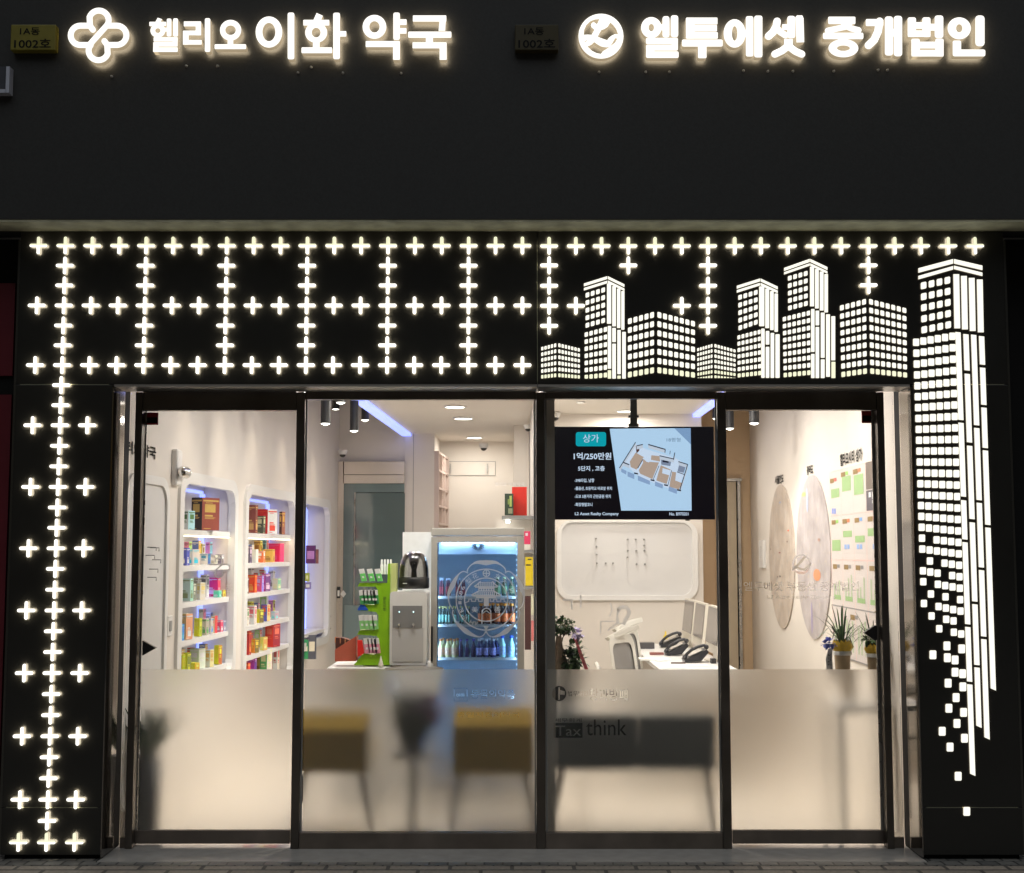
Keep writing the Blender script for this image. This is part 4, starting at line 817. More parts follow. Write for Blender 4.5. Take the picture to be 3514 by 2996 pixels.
# ================================================================== back of the pharmacy
M_TEAL = mat('dark_glass_door', (0.12, 0.17, 0.175, 1), 0.06, spec=0.9, coat=1.0); M_TEALF = mat('frosted_teal', (0.20, 0.27, 0.275, 1), 0.5); M_ROSE = mat('rose_steel', (0.82, 0.74, 0.66, 1), 0.24, metal=1)
t = thing('glass_door', 'dark glass door under a rose steel lintel at the back of the pharmacy', 'door', P(1280, 2300, 6.5))
MB().pbox(1177, 1584, 1387, 1628, 6.44, 0.06, M_ROSE).pbox(1177, 1630, 1387, 1659, 6.44, 0.06, M_ROSE).obj('lintel', t)
MB().pbox(1150, 1584, 1176, 2420, 6.44, 0.06, M_ROSE).obj('frame', t)
MB().pbox(1177, 1660, 1211, 2410, 6.47, 0.03, M_TEAL).pbox(1217, 1692, 1387, 2410, 6.47, 0.03, M_TEAL).pbox(1212, 1660, 1387, 1690, 6.465, 0.03, mat('teal_rail', (0.20, 0.27, 0.28, 1), 0.2, metal=.5)).pbox(1212, 1690, 1216, 2410, 6.463, 0.03, M_STEEL).obj('glass', t)
MB().pbox(1180, 2077, 1387, 2410, 6.462, 0.002, M_TEALF).obj('frosted_band', t)
MB().pbox(1156, 2014, 1167, 2053, 6.42, 0.02, M_BLACK).pbox(1158, 2026, 1165, 2046, 6.418, 0.002, M_WHITE).obj('lock', t)
MB().extr([P(1169, 2038, 6.44), P(1179, 2026, 6.44), P(1188, 2038, 6.44), P(1179, 2050, 6.44)], (0, -0.03, 0), M_WHITE).obj('handle', t)
t = thing('pigeonhole_shelf', 'pale pink wall rack of open pigeonholes beside the white column', 'shelf', (XC1, 7.0, 1.5))
xa_, xb_ = P(1462, 1700, 6.5).x, P(1500, 1700, YB).x; mb = MB(); M_PH = mat('pigeonhole', (0.62, 0.50, 0.45, 1), 0.5)
pt = lambda s, z, off=0: Vector((xa_ + (xb_ - xa_) * s + off, 6.505 + (YB - 6.51) * s, z))
for s in (0.0, 0.32, 0.64, 0.97): mb.extr([pt(s, 1.45), pt(s + 0.025, 1.45), pt(s + 0.025, 1.45, 0.13), pt(s, 1.45, 0.13)], (0, 0, 1.12), M_PH)
for k in range(7): mb.extr([pt(0.026, 1.45 + k * 0.183), pt(0.97, 1.45 + k * 0.183), pt(0.97, 1.45 + k * 0.183, 0.128), pt(0.026, 1.45 + k * 0.183, 0.128)], (0, 0, 0.02), M_PH)
mb.obj('rack', t)
t = thing('wall_cabinet', 'flush wall cabinet with two slim handles on the back wall', 'cabinet', P(1612, 1632, YB))
mb = MB(); mb.pbox(1525, 1585, 1699, 1631, YB - 0.012, 0.012, M_WALL); mb.obj('door', t)
mb = MB()
for a in ((1523, 1583, 1701, 1585), (1523, 1631, 1701, 1633), (1523, 1585, 1525, 1631), (1699, 1585, 1701, 1631)): mb.pbox(*a, YB - 0.006, 0.006, M_GREY)
mb.obj('shadow_gap', t)
for u in (1547, 1673): MB().pbox(u - 2, 1592, u + 1, 1624, YB - 0.03, 0.018, M_STEEL).obj('handle', t)
# shelf bay right of the fridge
t = thing('shelf_bay', 'white shelf bay with a lit underside to the right of the drinks fridge', 'shelf', P(1790, 2290, 3.2))
MB().pbox(1722, 1770, 1838, 1781, 3.2, 0.35, M_GREY).obj('shelf', t); MB().pbox(1700, 1781.5, 1838, 2420, 3.56, 0.02, M_WALL).obj('back_panel', t)
for v in (1888, 2012): MB().pbox(1770, v, 1838, v + 9, 3.2, 0.35, M_GREY).obj('shelf', t)
a = P(1736, 1787, 3.22); MB().box((a.x, 3.24, a.z), (a.x + 0.03, 3.52, a.z - 0.012), M_LAMP).obj('strip_lamp', t)
def boxy(name, u0, v0, u1, v1, Y, dep, c1, lb, cat='box', bands_=()):
    mb = MB(); mb.pbox(u0, v0, u1, v1, Y, dep, carton_mat(c1))
    for i, (b0, b1, b2, b3, c) in enumerate(bands_): mb.pbox(u0 + (u1 - u0) * b0, v0 + (v1 - v0) * b1, u0 + (u1 - u0) * b2, v0 + (v1 - v0) * b3, Y - 0.0015 - 0.0006 * i, 0.0015, carton_mat(c))
    return tag(mb.obj(name, origin=P((u0 + u1) / 2, v1, Y)), lb, cat)
boxy('gift_box', 1732, 1694, 1762, 1768.5, 3.22, 0.06, (28, 48, 34), 'dark green gift box in front of the red one on the lit shelf', bands_=((.55, .1, .8, .6, (150, 170, 90)), (.35, .25, .5, .5, (110, 130, 60)), (.4, .68, .9, .92, (120, 125, 100))))
boxy('gift_box', 1757, 1671, 1808, 1768.5, 3.32, 0.10, (225, 32, 16), 'bright red gift box standing on the lit shelf', bands_=((.28, 0, .30, 1, (190, 20, 12)),))
for u0, v0, u1, v1, c1, lb, bd in ((1799, 1823, 1820, 1887, (200, 50, 90), 'magenta folder-like carton right of the fridge top', ((.2, .1, .6, .25, (240, 190, 200)), (0, .7, 1, 1, (200, 195, 185)))), (1803, 1912, 1829, 2010, (225, 175, 20), 'yellow carton with black print right of the fridge', ((.3, .05, .8, .1, (50, 40, 20)), (.1, .25, .7, .3, (60, 50, 20)))),
                                   (1801, 2046, 1822, 2230, (60, 28, 26), 'dark maroon pack low in the bay beside the fridge', ()), (1822, 2040, 1834, 2110, (215, 195, 170), 'cream pack behind the bead chain', ()), (1823, 2130, 1834, 2200, (215, 110, 110), 'pale red pack behind the bead chain', ())):
    boxy('shelf_pack', u0, v0, u1, v1, 3.21, 0.06, c1, lb, 'carton', bd)
mb = MB(); a = P(1832, 1375, 0.08)
for k in range(150): mb.sphere((a.x, 0.08, 2.33 - k * 0.0095), 0.0042, M_WHITE, 6)
tag(mb.obj('blind_chain', origin=a), 'white bead chain of a blind hanging beside the middle post', 'chain')
boxy('acrylic_board', 1381, 1826, 1483, 2110, 2.0, 0.01, (205, 218, 205), 'pale green board behind the water dispenser', 'board')

# ================================================================== counter and what stands on it
YC = 1.38
xk0, xk1 = P(1122, 2290, YC).x, P(1476, 2290, YC).x; zk = P(1300, 2290, YC).z
t = thing('reception_counter', 'white rounded counter behind the frosted glass, carrying the green stand', 'counter', (-0.9, 1.6, 0.02))
MB().box((xk0, YC, zk - 0.03), (xk1, YC + 0.5, zk), M_WHITE).obj('worktop', t, 0.01); MB().box((xk0 + 0.03, YC + 0.03, 0.02), (xk1 - 0.02, YC + 0.48, zk - 0.031), M_WALLG).obj('body', t)
f3c = lambda x, y: (x / 3.398 + 1020, y / 3.398 + 1800)
M_LIME = mat('lime_card', C(140, 195, 28), 0.4, noise=0.05); M_LIMEP = mat('pale_lime_card', C(205, 215, 140), 0.5)
t = thing('display_stand', 'lime green countertop display stand with curved openings for blister packs', 'display stand', P(1270, 2284, YC + .05))
out = [(1060, 455), (1086, 455), (1076, 1640), (660, 1640), (690, 1600), (780, 1500), (900, 1522), (938, 1490), (945, 1330), (925, 1300), (700, 1284), (722, 1238), (900, 1228), (943, 1190), (945, 1060), (920, 1020), (697, 1002), (735, 930), (900, 938), (943, 890), (940, 760), (910, 724), (705, 722), (727, 680), (1050, 682)]
for dy in (0.04, 0.17):
    mb = MB(); mb.extr([P(*f3c(x, y), YC + dy) for x, y in out], (0, 0.006, 0), M_LIME); mb.obj('side_panel', t)
MB().extr([P(*f3c(x, y), YC + .038) for x, y in ((697, 1001), (735, 932), (790, 945), (830, 1001))], (0, 0.0015, 0), carton_mat((20, 70, 170))).obj('header_strip', t)
a, b = P(*f3c(1062, 455), YC), P(*f3c(1140, 1640), YC)
MB().box((a.x + .01, YC + .047, b.z), (b.x, YC + .169, a.z), M_LIMEP).obj('back_board', t)
for y in (690, 945, 1236, 1530):
    p0, p1 = P(*f3c(720, y), YC), P(*f3c(1060, y + 12), YC); MB().box((p0.x, YC + .047, p1.z), (p1.x, YC + .169, p0.z), M_LIMEP).obj('tray', t)
mb = MB(); o = P(*f3c(1035, 1010), YC + .0385); text(mb, '센스타임', o, (0, 0, 0.088), (-0.018, 0, 0), carton_mat((40, 70, 20)), 0.01); mb.obj('lettering', t)
def packs(row, xs, y0, y1, c1, lean, nm):
    for i, x in enumerate(xs):
        mb = MB(); p = [P(*f3c(x - lean, y0), YC + .032), P(*f3c(x + 58 - lean, y0 - 6), YC + .032), P(*f3c(x + 75, y1 - 6), YC + .032), P(*f3c(x + 15, y1), YC + .032)]
        L = lambda s: [p[0].lerp(p[3], s), p[1].lerp(p[2], s)]
        q0, q1, q2 = L(0), L(.38), L(1); mb.extr([q1[0], q1[1], q2[1], q2[0]], (0, .02, 0), carton_mat(c1)); mb.extr([q0[0], q0[1], q1[1], q1[0]], (0, .02, 0), carton_mat((225, 225, 205)))
        mb.extr([L(.6)[0].lerp(L(.6)[1], .3) - Vector((0, .001, 0)), L(.6)[0].lerp(L(.6)[1], .7) - Vector((0, .001, 0)), L(.75)[0].lerp(L(.75)[1], .7) - Vector((0, .001, 0)), L(.75)[0].lerp(L(.75)[1], .3) - Vector((0, .001, 0))], (0, .0008, 0), carton_mat((220, 235, 200)))
        tag(mb.obj('blister_pack', origin=p[3]), '%s blister pack, %s from left in the %s row of the stand' % (nm, ORD[i], row), 'pack', 'blister packs in the green display stand')
packs('top', (735, 830, 920), 520, 664, (90, 180, 90), 20, 'tilted pale-topped green'); packs('second', (722, 765, 808, 851, 880), 768, 928, (48, 130, 66), 4, 'dark green'); packs('third', (718, 772, 826, 872), 1060, 1226, (120, 180, 110), 4, 'soft green'); packs('bottom', (775, 820, 862, 896), 1330, 1505, (205, 130, 150), 4, 'pink')
# tall bottles behind the stand top
for i, x in enumerate((985, 1020, 1055, 1090)):
    p = P(*f3c(x, 470), YC + .12); mb = MB().lathe([(.008, -.06), (.008, .0), (.006, .006), (.006, .03), (.004, .035)], p, carton_mat((205, 215, 220)), 10)
    tag(mb.obj('dropper_bottle', origin=p), '%s small white dropper bottle from the left above the green stand' % ORD[i], 'bottle', 'small dropper bottles above the green stand')
mb = MB(); mb.extr([P(*f3c(*c), YC + .06) for c in ((440, 1460), (690, 1300), (690, 1592), (440, 1597))], (0, .10, 0), carton_mat((165, 82, 62)))
mb.extr([P(*f3c(*c), YC + .062) for c in ((446, 1455), (440, 1320), (520, 1320), (610, 1350))], (0, .09, 0), carton_mat((70, 34, 26)))
for k in range(9):
    p = P(*f3c(445 + k * 19, 1322 + k * 3), YC + .065 + .008 * (k % 3)); mb.tube([p - Vector((0, 0, .03)), p + Vector((0, 0, .006))], .004, carton_mat((205, 135, 90)), 6)
tag(mb.obj('stick_box', origin=P(*f3c(560, 1597), YC + .06)), 'open brown box of wrapped sticks at the left end of the counter', 'box')
mb = MB(); mb.extr([P(*f3c(*c), YC + .03) for c in ((700, 1350), (755, 1350), (782, 1500), (705, 1545))], (0, .03, 0), carton_mat((225, 30, 22)))
tag(mb.obj('small_box', origin=P(*f3c(740, 1545), YC + .03)), 'small red box between the stick box and the green stand', 'box')
p = P(*f3c(975, 1650), YC + .015); tag(MB().lathe([(.017, 0), (.0165, .006), (.001, .064)], p, mat('paper_cone', (.8, .74, .66, 1), .6), 18).obj('paper_cone', origin=p), 'small white paper cone in front of the green stand', 'cone')
t = thing('water_dispenser', 'white countertop water dispenser with a grey panel and two taps', 'water dispenser', P(*f3c(1290, 1655), YC + .03)); Yw = YC + .03
a, b = P(*f3c(1075, 1640), Yw), P(*f3c(1512, 782), Yw)
MB().prism([(x, z) for x, z in rrpts(a.x, a.z, b.x, b.z, 0.02)], Yw, Yw + .30, M_WHITE).obj('body', t)
MB().pbox(*f3c(1112, 948), *f3c(1458, 1205), Yw - .004, .004, mat('tap_panel', (.24, .24, .24, 1), .3, noise=.06)).obj('tap_panel', t)
MB().pbox(*f3c(1105, 1206), *f3c(1470, 1600), Yw - .002, .002, mat('drip_back', (.55, .545, .54, 1), .35)).obj('drip_back', t)
for x in (1190, 1355):
    p = P(*f3c(x, 1018), Yw - .004); MB().lathe([(.0035, -.002), (.0035, .0)], p, emis('dispenser_led', (.6, .9, 1, 1), 4), 10, 'y').obj('indicator', t)
    p = P(*f3c(x, 1165), Yw); MB().sphere(p - Vector((0, .012, 0)), .009, mat('chrome', (.7, .7, .7, 1), .12, metal=1), 12).tube([p - Vector((0, .014, 0)), p - Vector((0, .016, .02))], .004, M_STEEL, 8).obj('tap', t)
MB().pbox(*f3c(1090, 1641), *f3c(1500, 1660), Yw - .03, .2, M_STEEL).obj('drip_tray', t)
t = thing('domed_warmer', 'black-based countertop warmer with a smoky clear dome on the dispenser', 'warmer', P(*f3c(1345, 770), Yw + .1)); Yd = Yw + .04
a, b = P(*f3c(1166, 752), Yd), P(*f3c(1528, 622), Yd); cx_ = (a.x + b.x) / 2; rx = (b.x - a.x) / 2
c0 = Vector((cx_, Yd + rx, a.z))
MB().lathe([(rx * .9, 0), (rx, .008), (rx, b.z - a.z - .004), (rx * .96, b.z - a.z)], c0, M_BLACK, 28).obj('base', t)
M_SMOKE = glass_mat('smoky_dome', (0.66, 0.64, 0.62, 1), 3.0)
hz = P(*f3c(1345, 315), Yd).z - b.z
MB().lathe([(rx * .97, 0), (rx * .95, hz * .35), (rx * .86, hz * .65), (rx * .66, hz * .88), (rx * .35, hz * .98), (1e-4, hz)], c0 + Vector((0, 0, b.z - a.z)), M_SMOKE, 28).obj('dome', t)
MB().lathe([(rx * .2, 0), (rx * .16, hz * .3), (rx * .34, hz * .6), (rx * .3, hz * .85)], c0 + Vector((0, 0, b.z - a.z + .001)), M_BLACK, 18).obj('core', t)
p = P(*f3c(1255, 687), Yd - .0)
MB().box(p + Vector((-.013, .002, -.002)), p + Vector((.013, .02, .002)), M_WHITE).obj('badge', t)

# ================================================================== drinks fridge
YFR = 1.7; g5 = lambda x, y: (x / 3.2714 + 1440, y / 3.2714 + 1780)
t = thing('drinks_fridge', 'grey glass-door drinks fridge glowing blue behind the crest', 'fridge', P(1640, 2750, YFR))
M_FR = mat('fridge_grey', (.36, .345, .315, 1), .35, noise=.04); M_FRI = mat('fridge_liner', (.40, .50, .60, 1), .45); M_SHELF = mat('wire_shelf', (.75, .8, .85, 1), .3)
xf0, xf1 = P(1479, 2050, YFR).x, P(1799, 2050, YFR).x; zt_ = P(1640, 1812, YFR).z; xg0, xg1 = P(1500, 2050, YFR).x, P(1776, 2050, YFR).x; zg = P(1640, 1862, YFR).z
MB().box((xf0, YFR, P(1640, 1838, YFR).z), (xf1, YFR + .55, zt_), M_FR).obj('top_panel', t, .004)
MB().box((xf0 + .005, YFR + .03, .12), (xf0 + .018, YFR + .55, P(1640, 1841, YFR).z), M_FRI).box((xf1 - .016, YFR + .03, .12), (xf1 - .003, YFR + .55, P(1640, 1841, YFR).z), M_FRI).box((xf0 + .0185, YFR + .50, .12), (xf1 - .0165, YFR + .55, zg + .02), M_FRI).box((xf0, YFR + .03, .02), (xf1, YFR + .55, .118), M_FR).obj('cabinet', t)
zd = P(1640, 1843, YFR).z
MB().box((xf0, YFR, .12), (xg0, YFR + .028, zd), M_FR).box((xg1, YFR, .12), (xf1, YFR + .028, zd), M_FR).box((xg0 + .0005, YFR, zg), (xg1 - .0005, YFR + .028, zd), M_FR).box((xg0 + .0005, YFR, .12), (xg1 - .0005, YFR + .028, .24), M_FR).obj('door_frame', t)
MB().box((xg0, YFR + .012, .24), (xg1, YFR + .018, zg), glass_mat('fridge_glass', (.90, .96, 1, 1), 1.0)).obj('door_glass', t)
MB().pbox(1478, 2150, 1485, 2270, YFR - .025, .024, M_BLACK).obj('handle', t)
zc_ = P(1640, 1902, YFR + .2).z
MB().box((xg0, YFR + .16, zc_), (xg1, YFR + .499, zg + .02), mat('fan_cover', (.55, .68, .85, 1), .4)).obj('fan_cover', t)
mb = MB(); p = P(*g5(655, 300), YFR + .155)
for k in range(16):
    a = 2 * math.pi * k / 16; d = Vector((math.cos(a), 0, math.sin(a) * .8)); mb.tube([p + d * .014, p + d * .042], .0025, M_BLACK, 5)
mb.obj('fan_grille', t)
for x in (xf0 + .022, xg1 + .004): MB().box((x, YFR + .034, .25), (x + .010, YFR + .050, zg), M_BLUE2).obj('led_strip', t)  # unseen strips behind the door frame, added to brighten the fridge inside
mb = MB()
for k in range(40): mb.box((xg1 - .009, YFR + .034, .26 + k * .034), (xg1 - .003, YFR + .040, .272 + k * .034), emis('led_bead', (.6, .78, 1, 1), 1.3))
mb.obj('led_beads', t)
MB().box((xg0 + .02, YFR + .14, zg - .004), (xg1 - .02, YFR + .155, zg + .004), M_BLUE2).obj('led_strip', t)  # unseen top strip, added as more fill light for the bottles
zsf = [P(1640, v, YFR + .06).z for v in (2046, 2143, 2257)]
for z in zsf + [zsf[2] - .25]: MB().box((xg0 + .005, YFR + .06, z - .016), (xg1 - .012, YFR + .48, z), M_SHELF).obj('shelf', t)
BP = {}
def bottle(kind, x, Y, z, r, h, body, cap, label, lb, neck=.45):
    if kind not in BP:
        root = thing('drink_bottle', lb, 'bottle', (0, 0, 0))
        MB().lathe([(r * .9, 0), (r, .004), (r, h * .58), (r * .8, h * .68), (r * neck, h * .78), (r * neck, h * .90)], (0, 0, 0), mat('bottle_' + kind, tuple(min(.8, x * 1.6 + .01) for x in C(*body)[:3]) + (1,), .12, coat=.5), 14).obj('body', root)
        MB().lathe([(r * (neck + .12), h * .88), (r * (neck + .12), h), (1e-4, h)], (0, 0, 0), mat('cap_' + kind, C(*cap), .35), 14).obj('cap', root)
        if label: MB().lathe([(r * 1.01, h * .12), (r * 1.01, h * .52)], (0, 0, 0), mat('label_' + kind, C(*label), .5, noise=.35, nscale=60), 14).obj('label', root)
        BP[kind] = root; o = root
    else:
        o = BP[kind].copy(); COL.objects.link(o)
        for ch in BP[kind].children: c = ch.copy(); COL.objects.link(c); c.parent = o
    o.location = (x, Y, z + .001); tag(o, lb, 'bottle', 'bottles in the drinks fridge'); return o
def brow(kind, us, Y, z, *a):
    r, h, body, cap, label, desc, shelf = a
    for i, u in enumerate(us):
        x = P(u, 2050, Y).x
        if Y < YFR + .15: bottle(kind, x, Y, z, r, h, body, cap, label, '%s, %s from left, front row, %s fridge shelf' % (desc, ORD[i], shelf))
        else: bottle(kind, x, Y, z, r, h, body, cap, label, '%s, %s from left, rear row, %s fridge shelf' % (desc, ORD[i], shelf))
yb_ = YFR + .10
brow('wine', (1511, 1519, 1533, 1543, 1567, 1588), yb_, zsf[0], .0075, .115, (70, 20, 40), (190, 205, 235), (150, 60, 70), 'slim wine-red vial', 'upper')
brow('wine', (1515, 1538, 1577, 1593), yb_ + .07, zsf[0], .0075, .115, (70, 20, 40), (190, 205, 235), (150, 60, 70), 'slim wine-red vial', 'upper')
brow('moss', (1708, 1731, 1757), yb_ + .03, zsf[0], .019, .125, (40, 60, 44), (190, 210, 170), (120, 150, 110), 'dark green bottle', 'upper')
brow('lime', (1509, 1520, 1532, 1542, 1563, 1588, 1610), yb_, zsf[1], .0075, .115, (60, 70, 60), (225, 215, 130), (150, 205, 190), 'slim green-labelled vial', 'middle')
brow('amber', (1651, 1678, 1707, 1733, 1757), yb_, zsf[1], .0215, .135, (60, 26, 18), (240, 150, 50), (240, 130, 70), 'brown bottle with orange cap and label', 'middle')
brow('peach', (1513, 1537, 1560), yb_, zsf[2], .018, .118, (225, 180, 130), (190, 120, 60), (240, 200, 170), 'peach drink with a brown cap', 'lower')
brow('plum', (1582, 1603, 1625), yb_, zsf[2], .016, .118, (40, 28, 70), (95, 70, 160), (60, 40, 90), 'dark plum bottle', 'lower')
brow('lime', (1514, 1526, 1556, 1580, 1602), yb_ + .08, zsf[1], .0075, .115, (60, 70, 60), (225, 215, 130), (150, 205, 190), 'slim green-labelled vial', 'middle')
brow('amber', (1664, 1692, 1720, 1745), yb_ + .09, zsf[1], .0215, .135, (60, 26, 18), (240, 150, 50), (240, 130, 70), 'brown bottle with orange cap and label', 'middle')
brow('peach', (1522, 1548, 1570), yb_ + .07, zsf[2], .018, .118, (225, 180, 130), (190, 120, 60), (240, 200, 170), 'peach drink with a brown cap', 'lower')
brow('navy', (1654, 1680, 1704), yb_ + .08, zsf[2], .020, .118, (20, 26, 90), (220, 225, 240), (170, 170, 240), 'navy bottle with a white cap', 'lower')
brow('navy', (1645, 1668, 1692), yb_, zsf[2], .020, .118, (20, 26, 90), (220, 225, 240), (170, 170, 240), 'navy bottle with a white cap', 'lower')
brow('clear', (1724, 1755), yb_, zsf[2], .021, .14, (140, 190, 235), (40, 90, 220), (170, 200, 240), 'clear blue water bottle', 'lower')

# ================================================================== agency: hanging screen
YT = 0.36; f6 = lambda x, y: (x / 3.2375 + 1860, y / 3.2375 + 1340)
t = thing('hanging_screen', 'black advertising screen with a floor plan hanging behind the agency window', 'screen', P(2170, 1620, YT))
MB().pbox(1890, 1464, 2452, 1783, YT, .05, M_BLACK).obj('case', t, .003)
MB().pbox(2163, 1300, 2186, 1463, YT + .02, .03, M_BLACK).pbox(2157, 1425, 2192, 1432, YT + .018, .03, M_BLACK).pbox(2157, 1454, 2192, 1463, YT + .018, .03, M_BLACK).obj('pole', t)
MB().pbox(2353, 1783.5, 2367, 1787, YT + .01, .02, M_BLACK).obj('receiver', t)
SC = lambda nm, c, s=1.0: emis('screen_' + nm, C(*c), s)
def sp(mb, pts, m, dy): mb.add([P(*f6(*p), YT - dy) for p in pts], [list(range(len(pts)))], m)
mb = MB(); sp(mb, [(112, 408), (1905, 402), (1912, 1425), (108, 1428)], SC('black', (9, 10, 18)), .0004)
sp(mb, [(752, 425), (1652, 418), (1662, 1335), (880, 1335)], SC('ice', (178, 209, 238), 1.05), .0008)
sp(mb, [(1470, 419), (1652, 418), (1654, 600)], SC('ice2', (128, 160, 200)), .0012)
raise_shapes(mb, [rrect(375, 462, 712, 620, 26)], (3.2375, 1860, 1340), YT - .0012, YT, SC('teal', (0, 160, 176)), None)
tx = SC('white', (205, 222, 245), 1.0)
def st(body, x0, y0, x1, y1, m=tx, b=0.0, sp_=1.0): a, c = f6(x0, y0), f6(x1, y1); ptext(mb, body, a[0], a[1], c[0], c[1], YT - .0018, m, b, sp_)
st('상가', 455, 487, 632, 578); st('1억/250만원', 352, 690, 770, 770, tx, .022); st('5단지 , 고층', 400, 838, 697, 898, tx, .022)
st('-39B타입, 남향', 362, 978, 580, 1022, tx, .02); st('-풀옵션, 초등학교 바로앞 위치', 362, 1068, 777, 1110, tx, .02); st('-도보 5분거리 근린공원 위치', 362, 1156, 763, 1197, tx, .02); st('-확장형발코니', 362, 1247, 560, 1288, tx, .02)
st('L2 Asset Realty Company', 365, 1352, 852, 1396, tx, .02); st('No. B970201', 1415, 1354, 1628, 1390, tx, .02); st('18평형', 1385, 525, 1538, 570, SC('grey', (96, 120, 150)))
wood, wht, dk, gry = SC('wood', (182, 160, 146)), SC('plan_white', (206, 222, 245)), SC('plan_dark', (24, 30, 52)), SC('plan_grey', (128, 140, 165))
for pts, m, dy in (([(900, 805), (1030, 590), (1150, 650), (1480, 750), (1600, 820), (1520, 1110), (1410, 1090), (1205, 1010), (1040, 930), (960, 850)], wht, .0014),
                   ([(975, 790), (1040, 690), (1130, 740), (1100, 790), (1050, 880), (985, 850)], wood, .0018), ([(1075, 890), (1125, 760), (1160, 790), (1300, 800), (1225, 985), (1090, 925)], wood, .0018), ([(1215, 720), (1320, 730), (1310, 790), (1210, 770)], wood, .0018),
                   ([(1285, 940), (1320, 830), (1430, 880), (1385, 1040), (1270, 1000)], wood, .0018), ([(1440, 900), (1490, 910), (1480, 1000), (1560, 1030), (1520, 1100), (1415, 1070)], wood, .0018), ([(1320, 745), (1440, 765), (1425, 840), (1325, 825)], gry, .0018), ([(1340, 768), (1410, 780), (1405, 805), (1338, 795)], dk, .0022),
                   ([(1525, 815), (1600, 830), (1575, 915), (1505, 900)], gry, .0018), ([(1042, 620), (1085, 615), (1080, 670), (1050, 700)], SC('plan_brown', (86, 58, 56)), .0022), ([(1340, 862), (1435, 890), (1425, 945), (1335, 920)], wht, .0022), ([(1150, 710), (1190, 670), (1205, 690), (1190, 800), (1155, 790)], wht, .0022)): sp(mb, pts, m, dy)
for a, b, w_ in (((860, 862), (1040, 575), 9), ((1180, 600), (1370, 655), 12), ((1370, 655), (1365, 690), 9), ((1305, 725), (1460, 760), 10), ((1475, 690), (1460, 770), 9), ((905, 800), (970, 825), 12), ((1120, 765), (1062, 865), 8), ((1515, 790), (1618, 822), 10), ((1618, 822), (1530, 1110), 9), ((1500, 905), (1585, 935), 8), ((1300, 835), (1235, 990), 6), ((1440, 885), (1400, 1050), 6), ((1425, 670), (1420, 710), 6), ((1050, 615), (1120, 600), 10)):
    sp(mb, [a, b, (b[0] + 2, b[1] + 40), (a[0] + 2, a[1] + 40)], SC('plan_wall', (196, 206, 222)) if w_ > 8 else wht, .0021 + .00003 * w_)
    raise_shapes(mb, [path([a, b], w_, False)], (3.2375, 1860, 1340), YT - .0026, YT, dk, None)
for x, y in ((1045, 922), (1228, 997), (1378, 1052), (1522, 1108)): sp(mb, [(x - 22, y - 12), (x + 22, y - 4), (x + 22, y + 12), (x - 22, y + 4)], dk, .003)
for pts in ([(950, 900), (1025, 930), (1025, 985), (950, 955)], [(1065, 945), (1200, 1005), (1198, 1048), (1065, 1000)], [(1255, 1010), (1345, 1045), (1340, 1090), (1255, 1060)], [(1410, 1065), (1500, 1100), (1498, 1150), (1405, 1115)], [(880, 865), (940, 895), (935, 935), (880, 905)]): sp(mb, pts, SC('plan_rail', (140, 166, 205)), .0018)
mb.obj('picture', t)

# ================================================================== agency: back wall board, desk, phones, screens
f7 = lambda x, y: (x / 3.2375 + 1860, y / 3.2375 + 1780)
t = thing('wall_board', 'white rounded board with small peg studs on the agency back wall', 'board', P(2150, 2060, YR))
a, b, c_, d_ = P(*f7(165, 905), YR), P(*f7(1722, 20), YR), P(*f7(216, 852), YR), P(*f7(1662, 42), YR)
o_, i_ = rrpts(a.x, a.z, b.x, b.z, .13), rrpts(c_.x, c_.z, d_.x, d_.z, .10); n = len(o_); mb = MB()
vo = [(x, YR - .035, z) for x, z in o_]; vi = [(x, YR - .035, z) for x, z in i_]
for A_, B_ in ((vo, vi), (vo, [(x, YR - .001, z) for x, z in o_]), (vi, [(x, YR - .001, z) for x, z in i_])): mb.add(A_ + B_, [(k, (k + 1) % n, (k + 1) % n + n, k + n) for k in range(n)], M_WHITE)
mb.obj('rim', t); mb = MB(); mb.add([(x, YR - .008, z) for x, z in rrpts(c_.x - .01, c_.z - .01, d_.x + .01, d_.z + .01, .10)], [list(range(n))], M_WALLG); mb.obj('board', t)
for x, y in ((600, 220), (604, 308), (606, 396), (608, 494), (708, 494), (788, 494), (950, 230), (952, 356), (948, 428), (1042, 230), (1046, 356), (1050, 504), (1132, 230), (1134, 296), (1137, 354), (1142, 504)):
    p = P(*f7(x, y), YR - .008); MB().lathe([(.007, -.035), (.007, -.003), (.008, 0)], p, M_GREY, 10, 'y').obj('stud', t)
DZ = 0.75
t = thing('office_desk', 'long white office desk along the right of the agency', 'desk', (1.4, 3.2, 0.02))
MB().box((1.0, 2.0, DZ - .03), (1.53, 4.5, DZ), M_WHITE).obj('top', t, .004)
for y in (2.1, 4.4):
    for x in (1.06, 1.48): MB().box((x - .02, y - .02, .02), (x + .02, y + .02, DZ - .031), M_GREY).obj('leg', t)
M_SCR = mat('off_screen', (.20, .18, .17, 1), .18, noise=.1, nscale=3); M_ALU = mat('pale_bezel', (.66, .62, .54, 1), .35)
